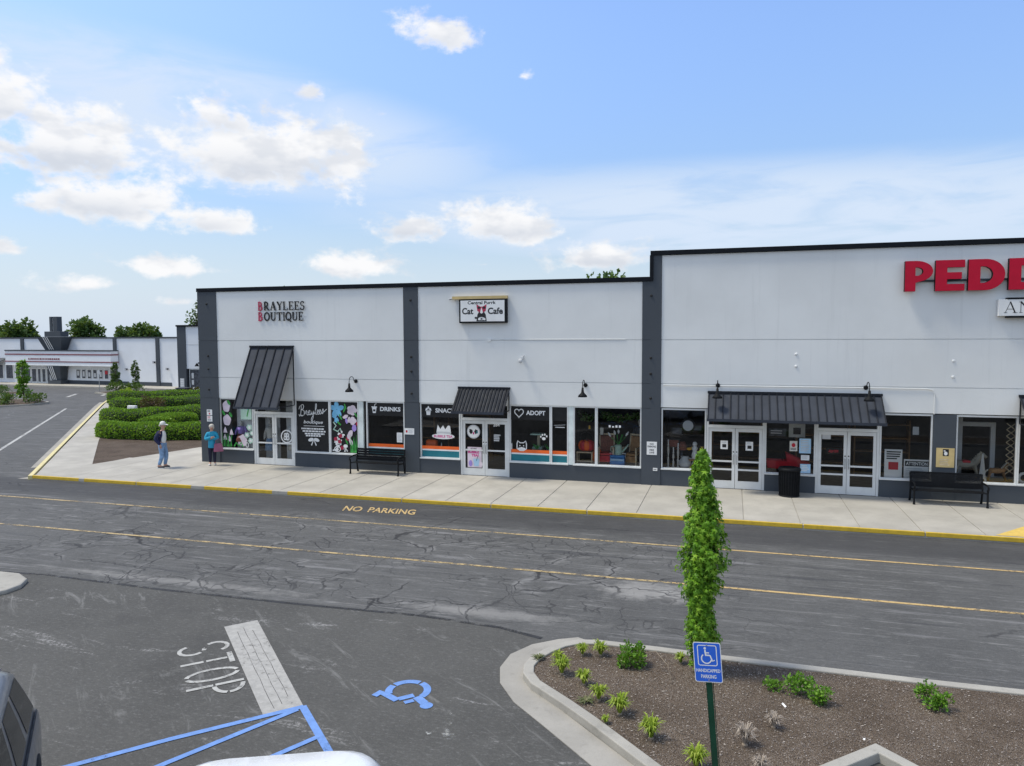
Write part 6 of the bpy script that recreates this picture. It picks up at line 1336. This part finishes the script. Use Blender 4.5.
for i in range(3): b=FarMB(); d=.32*i; b.add([farp(18.05-d,1.45,5.42),farp(17.92-d,1.45,5.42),farp(17.52-d,.98,4.02),farp(17.65-d,.98,4.02)],[(0,1,2,3)],'white'); b.build('neon_stripe',C,world=True)
b=FarMB(); frustum(b,16.2,17.6,.8,.55,15.85,17.9,1.2,2.2,'slate_paint'); b.build('column',C,world=True)
b=FarMB(); b.fbox(15.9,17.9,.1,1.1,.1,.54,'slate_paint'); b.build('column_plinth',C,world=True)
for i in range(3): b=FarMB(); d=.3*i; b.add([farp(17.65-d,1.24,2.18),farp(17.52-d,1.24,2.18),farp(17.3-d*.8,.84,.6),farp(17.4-d*.8,.84,.6)],[(0,1,2,3)],'white'); b.build('neon_stripe',C,world=True)
for (a,c) in ((22.9,22.0),(21.9,21.0),(20.9,20.3),(20.2,19.5),(19.4,18.8)):
    b=FarMB(); b.fbox(c,a,.005,.08,.12,1.9,'aluminium'); d=b.build('door',C,world=True); b=FarMB(); b.fbox(c+.12,a-.12,.081,.10,.3,1.75,'poster_dark'); b.build('glass',d,world=True)
for i in range(7):
    u=14.7-i*.86; b=FarMB(); b.fbox(u-.62,u,.005,.08,.75,1.82,'aluminium'); d=b.build('poster_case',C,world=True); b=FarMB(); b.fbox(u-.56,u-.06,.081,.09,.82,1.75,'poster_dark'); 
    if i==5: b.fbox(u-.5,u-.12,.091,.095,1.3,1.68,'red')
    else: b.fbox(u-.46,u-.16,.091,.095,random.uniform(.9,1.2),random.uniform(1.3,1.65),'pale_grey')
    b.build('poster',d,world=True)
for a,c in ((24.6,23.7),(26.2,24.9),(29,26.6)):
    b=FarMB(); b.fbox(c,a,.005,.08,.5,2.3,'aluminium'); d=b.build('window',C,world=True); b=FarMB(); b.fbox(c+.1,a-.1,.081,.09,.6,2.2,'poster_dark'); b.build('glass',d,world=True)
aw=thing('awning','dark canvas awning over the shop windows at the far left of the cinema','awning',farp(27.5,0,2.4)); b=FarMB(); b.add([farp(26.0,.01,3.0),farp(31,.01,3.0),farp(31,1.2,2.45),farp(26,1.2,2.45),farp(26.0,.01,2.95),farp(31,.01,2.95),farp(31,1.2,2.38),farp(26,1.2,2.38)],[(0,1,2,3),(7,6,5,4),(3,2,6,7),(0,3,7,4),(1,5,6,2)],'slate_paint'); b.build('canvas',aw,world=True)
for (u,z,lab) in ((7.0,1.9,'small grey wall vent on the far blank wall'),(3.0,2.7,'small dark wall light on the thin far pilaster'),(1.2,2.0,'small grey wall box right of the thin far pilaster')):
    r=thing('wall_fixture',lab,'fixture',farp(u,0,z)); b=FarMB(); b.fbox(u-.12,u+.12,.125,.3,z-.1,z+.1,'poster_dark'); b.build('box',r,world=True); b=FarMB(); b.fbox(u-.08,u+.08,.301,.34,z-.06,z+.06,'pale_grey'); b.build('cover',r,world=True)
r=thing('sign_post','thin grey post standing before the far cinema','post',(-58.6,57.6,.1)); b=MB(); b.tube([(0,0,-.1),(0,0,2.1)],.03,'steel',6); b.build('post',r); b=MB(); b.box(-.15,.15,-.045,-.035,1.7,2.1,'pale_grey'); b.build('plate',r)
# nearer wing at the right end of the far row
Wg=thing('wing_shop_building','taller white shop wing with a slate corner pilaster at the end of the far row','building',(-45,58.4,0))
b=MB(); b.box(-50.0,-36,58.45,74,2.4,6.35,'far_wall_paint'); b.box(-50.0,-36,59.4,74,.0,2.4,'far_wall_paint'); b.build('wall',Wg,world=True)
b=MB(); b.box(-50.1,-49.15,58.38,58.8,0,6.35,'slate_paint'); b.build('pilaster',Wg,world=True)
b=MB(); b.box(-50.15,-36,58.3,74.1,6.35,6.5,'coping_metal'); b.build('coping',Wg,world=True)
b=MB(); b.box(-49.1,-36,58.44,58.47,4.62,4.68,'pale_grey'); b.build('joint_strip',Wg,world=True)
b=MB(); b.box(-48.95,-41,58.55,58.62,.25,2.36,'aluminium'); d=b.build('window',Wg,world=True); b=MB(); b.box(-48.88,-41.1,58.535,58.548,.3,2.3,'poster_dark'); b.build('glass',d,world=True)
f=Flat(facade(58.53)); f.rect(-48.7,-48.45,1.5,2.0,'pale_grey'); f.rect(-48.7,-48.45,.9,1.35,'pale_grey')
x=-48.9
while x<-46.5: w=random.uniform(.15,.4); f.ell(x+w/2,.45+random.uniform(-.05,.1),w/2,.16,'white',8,.2); x+=w+.1
f.build('window_art',d,world=True)
plate('notice_plate','pale notice board on the slate corner pilaster of the far wing','notice',-49.85,-49.4,.55,1.5,58.37,lambda f:f.lines(-49.8,-49.45,.65,1.4,4,'white'),m='pale_grey')
r=thing('wall_lamp','small dark lamp on the far wing beside the near slate pilaster','lamp',(-47.75,58.44,2.75)); b=MB(); b.lathe([(.06,0),(.06,.1)],(0,0,.2),'black_metal',8,axis='y'); b.build('wall_mount',r); b=MB(); b.lathe([(.05,.2),(.2,-.1),(.18,-.1)],(0,-.3,0),'black_metal',12); b.build('shade',r)
r=thing('planter_box','dark square box standing left of the far wing pilaster behind the hedges','box',(-46.3,54.6,0)); b=MB(); b.box(-.5,.5,-.4,.4,0,.85,'black'); b.build('body',r,bevel=.03); b=MB(); b.box(-.54,.54,-.44,.44,.86,.94,'poster_dark'); b.build('lid',r)
r=thing('utility_box','small white box on a peg between the hedges','box',(-38.9,40.9,SW)); b=MB(); b.box(-.32,.32,-.12,.12,.12,.62,'white'); b.build('body',r,bevel=.03); b=MB(); b.tube([(0,0,-.1),(0,0,.15)],.05,'steel',8); b.build('peg',r)

# ------------------------------------------------------------------ cars
def rring(x0,x1,hw,rad,z,nc=5,ns=14,crown=0.0):
    """rounded rectangle outline, points counted the same way at every height"""
    P=[]; L=x1-x0; rf=min(rad,hw*.9)
    def C(cx,cy,a0): return [(cx+rf*cos(R(a0+90*i/nc)),cy+rf*sin(R(a0+90*i/nc))) for i in range(nc+1)]
    c=[C(x1-rf,hw-rf,0),C(x0+rf,hw-rf,90),C(x0+rf,-hw+rf,180),C(x1-rf,-hw+rf,270)]
    def seg(a,b,n): return [(a[0]+(b[0]-a[0])*i/n,a[1]+(b[1]-a[1])*i/n) for i in range(1,n)]
    P+=c[0]+seg(c[0][-1],c[1][0],ns)+c[1]+seg(c[1][-1],c[2][0],6)+c[2]+seg(c[2][-1],c[3][0],ns)+c[3]+seg(c[3][-1],c[0][0],6)
    return [(x,y,z) for x,y in P]
def car(label,x,y,heading,L,Wd,H,paint,front_cab,rear_cab,roof_front,roof_rear,belt=1.0,hood=.95,cat='car',name='parked_car',rails=True, tumble=.19, tail=True):
    r=thing(name,label,cat,(x,y,0),heading); hl=L/2; hw=Wd/2
    # body: stacked rounded outlines
    lev=[(.22,-hl+.10,hl-.12,hw-.06,.28),(.34,-hl+.02,hl-.03,hw-.01,.30),(.55,-hl,hl,hw,.30),(.78,-hl+.01,hl-.03,hw,.30),(belt-.06,-hl+.04,hl-.10,hw-.015,.30),(belt,-hl+.10,hl-.22,hw-.06,.30)]
    rings=[rring(a,c,w,rd,z) for z,a,c,w,rd in lev]; n=len(rings[0]); vs=[p for g in rings for p in g]; fs=[]
    for i in range(len(rings)-1):
        for k in range(n): fs.append((i*n+k,i*n+(k+1)%n,(i+1)*n+(k+1)%n,(i+1)*n+k))
    top=len(vs); vs.append((0,0,belt+.02)); fs+=[((len(rings)-1)*n+k,(len(rings)-1)*n+(k+1)%n,top) for k in range(n)]; fs.append(tuple(range(n-1,-1,-1)))
    b=MB(); b.add(vs,fs,paint); body=b.build('body',r,smooth=True)
    # cabin
    T=[0,.12,.5,.86,.95,1.0]; cr=[]
    for i,t in enumerate(T):
        e=(0,0,0,0,.045,.13)[i]; a=rear_cab+(roof_rear-rear_cab)*t+e; c=front_cab+(roof_front-front_cab)*t-e; w=(hw-.05)-tumble*t**1.2-e*.9
        cr.append(rring(a,c,w,.26+.05*t,belt-.01+(H-.05-belt)*t+(0 if i<5 else .012)))
    vs=[p for g in cr for p in g]; fs=[]
    for i in range(len(cr)-1):
        for k in range(n): fs.append((i*n+k,i*n+(k+1)%n,(i+1)*n+(k+1)%n,(i+1)*n+k))
    last=(len(cr)-1)*n; cx=(roof_front+roof_rear)/2; inner=[(cx+(p[0]-cx)*.55,p[1]*.55,H-.008) for p in cr[-1]]; vs+=inner
    for k in range(n): fs.append((last+k,last+(k+1)%n,last+n+(k+1)%n,last+n+k))
    vs.append((cx,0,H)); fs+=[(last+n+k,last+n+(k+1)%n,last+2*n) for k in range(n)]
    b=MB(); b.add(vs,fs,paint); b.build('cabin',r,smooth=True)
    # glass patches lie on the cabin rings; index layout: corner 6, side 13, corner 6, rear 5, corner 6, side 13, corner 6, front 5
    idx=dict(left=(5,20),rear=(22,33),right=(31,0),front=(0,0)); nc=6; ns=13
    left=list(range(5,5+ns+2)); rear=list(range(5+ns+1+2,5+ns+1+6+5+4)); right=list(range(5+ns+1+6+5+5,5+ns+1+6+5+5+ns+3)); front=[(n-5-3+i)%n for i in range(11)]
    def patch(ks,nm,t0=1,t1=3):
        q=MB(); v=[];c0=[]
        for i in range(t0,t1+1):
            for k in ks:
                p=Vector(cr[i][k%n]); o=Vector((p.x-cx,p.y,0)); o=Vector((o.x*.3,o.y,0)).normalized() if nm=='side_window' else Vector((o.x,0,0)).normalized(); v.append(tuple(p+o*.006+Vector((0,0,.002))))
        m=len(ks); f=[(i*m+j,i*m+j+1,(i+1)*m+j+1,(i+1)*m+j) for i in range(t1-t0) for j in range(m-1)]
        q.add(v,f,'car_glass'); return q.build(nm,r,smooth=True)
    for s in (left,right):
        for a,c in ((0,5),(5,10),(10,15)): patch(s[a:c],'side_window')
    patch(rear,'rear_window'); patch(front,'windshield')
    for sx in (hl-.92,-hl+.90):
        for sy in (-1,1):
            w=MB(); w.lathe([(.22,-.11),(.33,-.11),(.35,-.06),(.35,.06),(.33,.11),(.22,.11)],(sx,sy*(hw-.10),.35),'rubber',22,axis='y'); wo=w.build('wheel',r,smooth=True)
            w=MB(); w.lathe([(.22,-.10),(.22,.10)],(sx,sy*(hw-.10),.35),'steel',18,axis='y'); w.build('rim',wo)
    for sy in (-1,1):
        w=MB(); w.ball((hl-.16,sy*(hw-.28),.72),(.12,.20,.09),'pale_grey',10,8); w.build('headlight',r,smooth=True)
        w=MB(); w.ball((-hl+.10,sy*(hw-.26),.80),(.08,.14,.11),'tail_red',10,8); w.build('tail_light',r,smooth=True)
        w=MB(); w.ball((front_cab-.30,sy*(hw+.09),belt+.06),(.07,.11,.075),paint,10,8); w.build('side_mirror',r,smooth=True)
        for hx in (.35,-.65): w=MB(); w.box(hx-.10,hx+.10,sy*hw-.012,sy*hw+.018,.84,.875,'car_trim'); w.build('door_handle',r)
        w=MB(); w.box(rear_cab+.25,front_cab-.25,sy*(hw-.035)-.008,sy*(hw-.035)+.008,belt-.02,belt+.005,'car_trim'); w.build('belt_moulding',r)
        if rails: w=MB(); w.tube([(roof_front-.3,sy*(hw-.34),H-.04),(roof_front-.45,sy*(hw-.34),H+.04),(roof_rear+.4,sy*(hw-.34),H+.03),(roof_rear+.25,sy*(hw-.34),H-.04)],.018,'steel',6); w.build('roof_rail',r)
    w=MB(); w.box(hl-.06,hl+.015,-.45,.45,.42,.66,'car_trim'); w.build('grille',r,bevel=.02)
    w=MB(); w.box(-hl+.5,hl-.5,-hw+.25,hw-.25,.16,.30,'car_trim'); w.build('underbody',r)
    return r
CARG=(-7.12,4.62); CARW=(-2.74,3.36)
car('dark grey sport utility vehicle at the lower left picture edge',CARG[0],CARG[1],R(-45),4.6,1.86,1.70,'car_grey',.95,-2.18,.30,-1.90)
car('white van like car whose roof shows at the bottom picture edge',CARW[0],CARW[1],R(-66),4.9,1.95,2.0,'car_white',1.6,-2.30,.8,-2.10,rails=False,belt=1.05,tumble=.10)
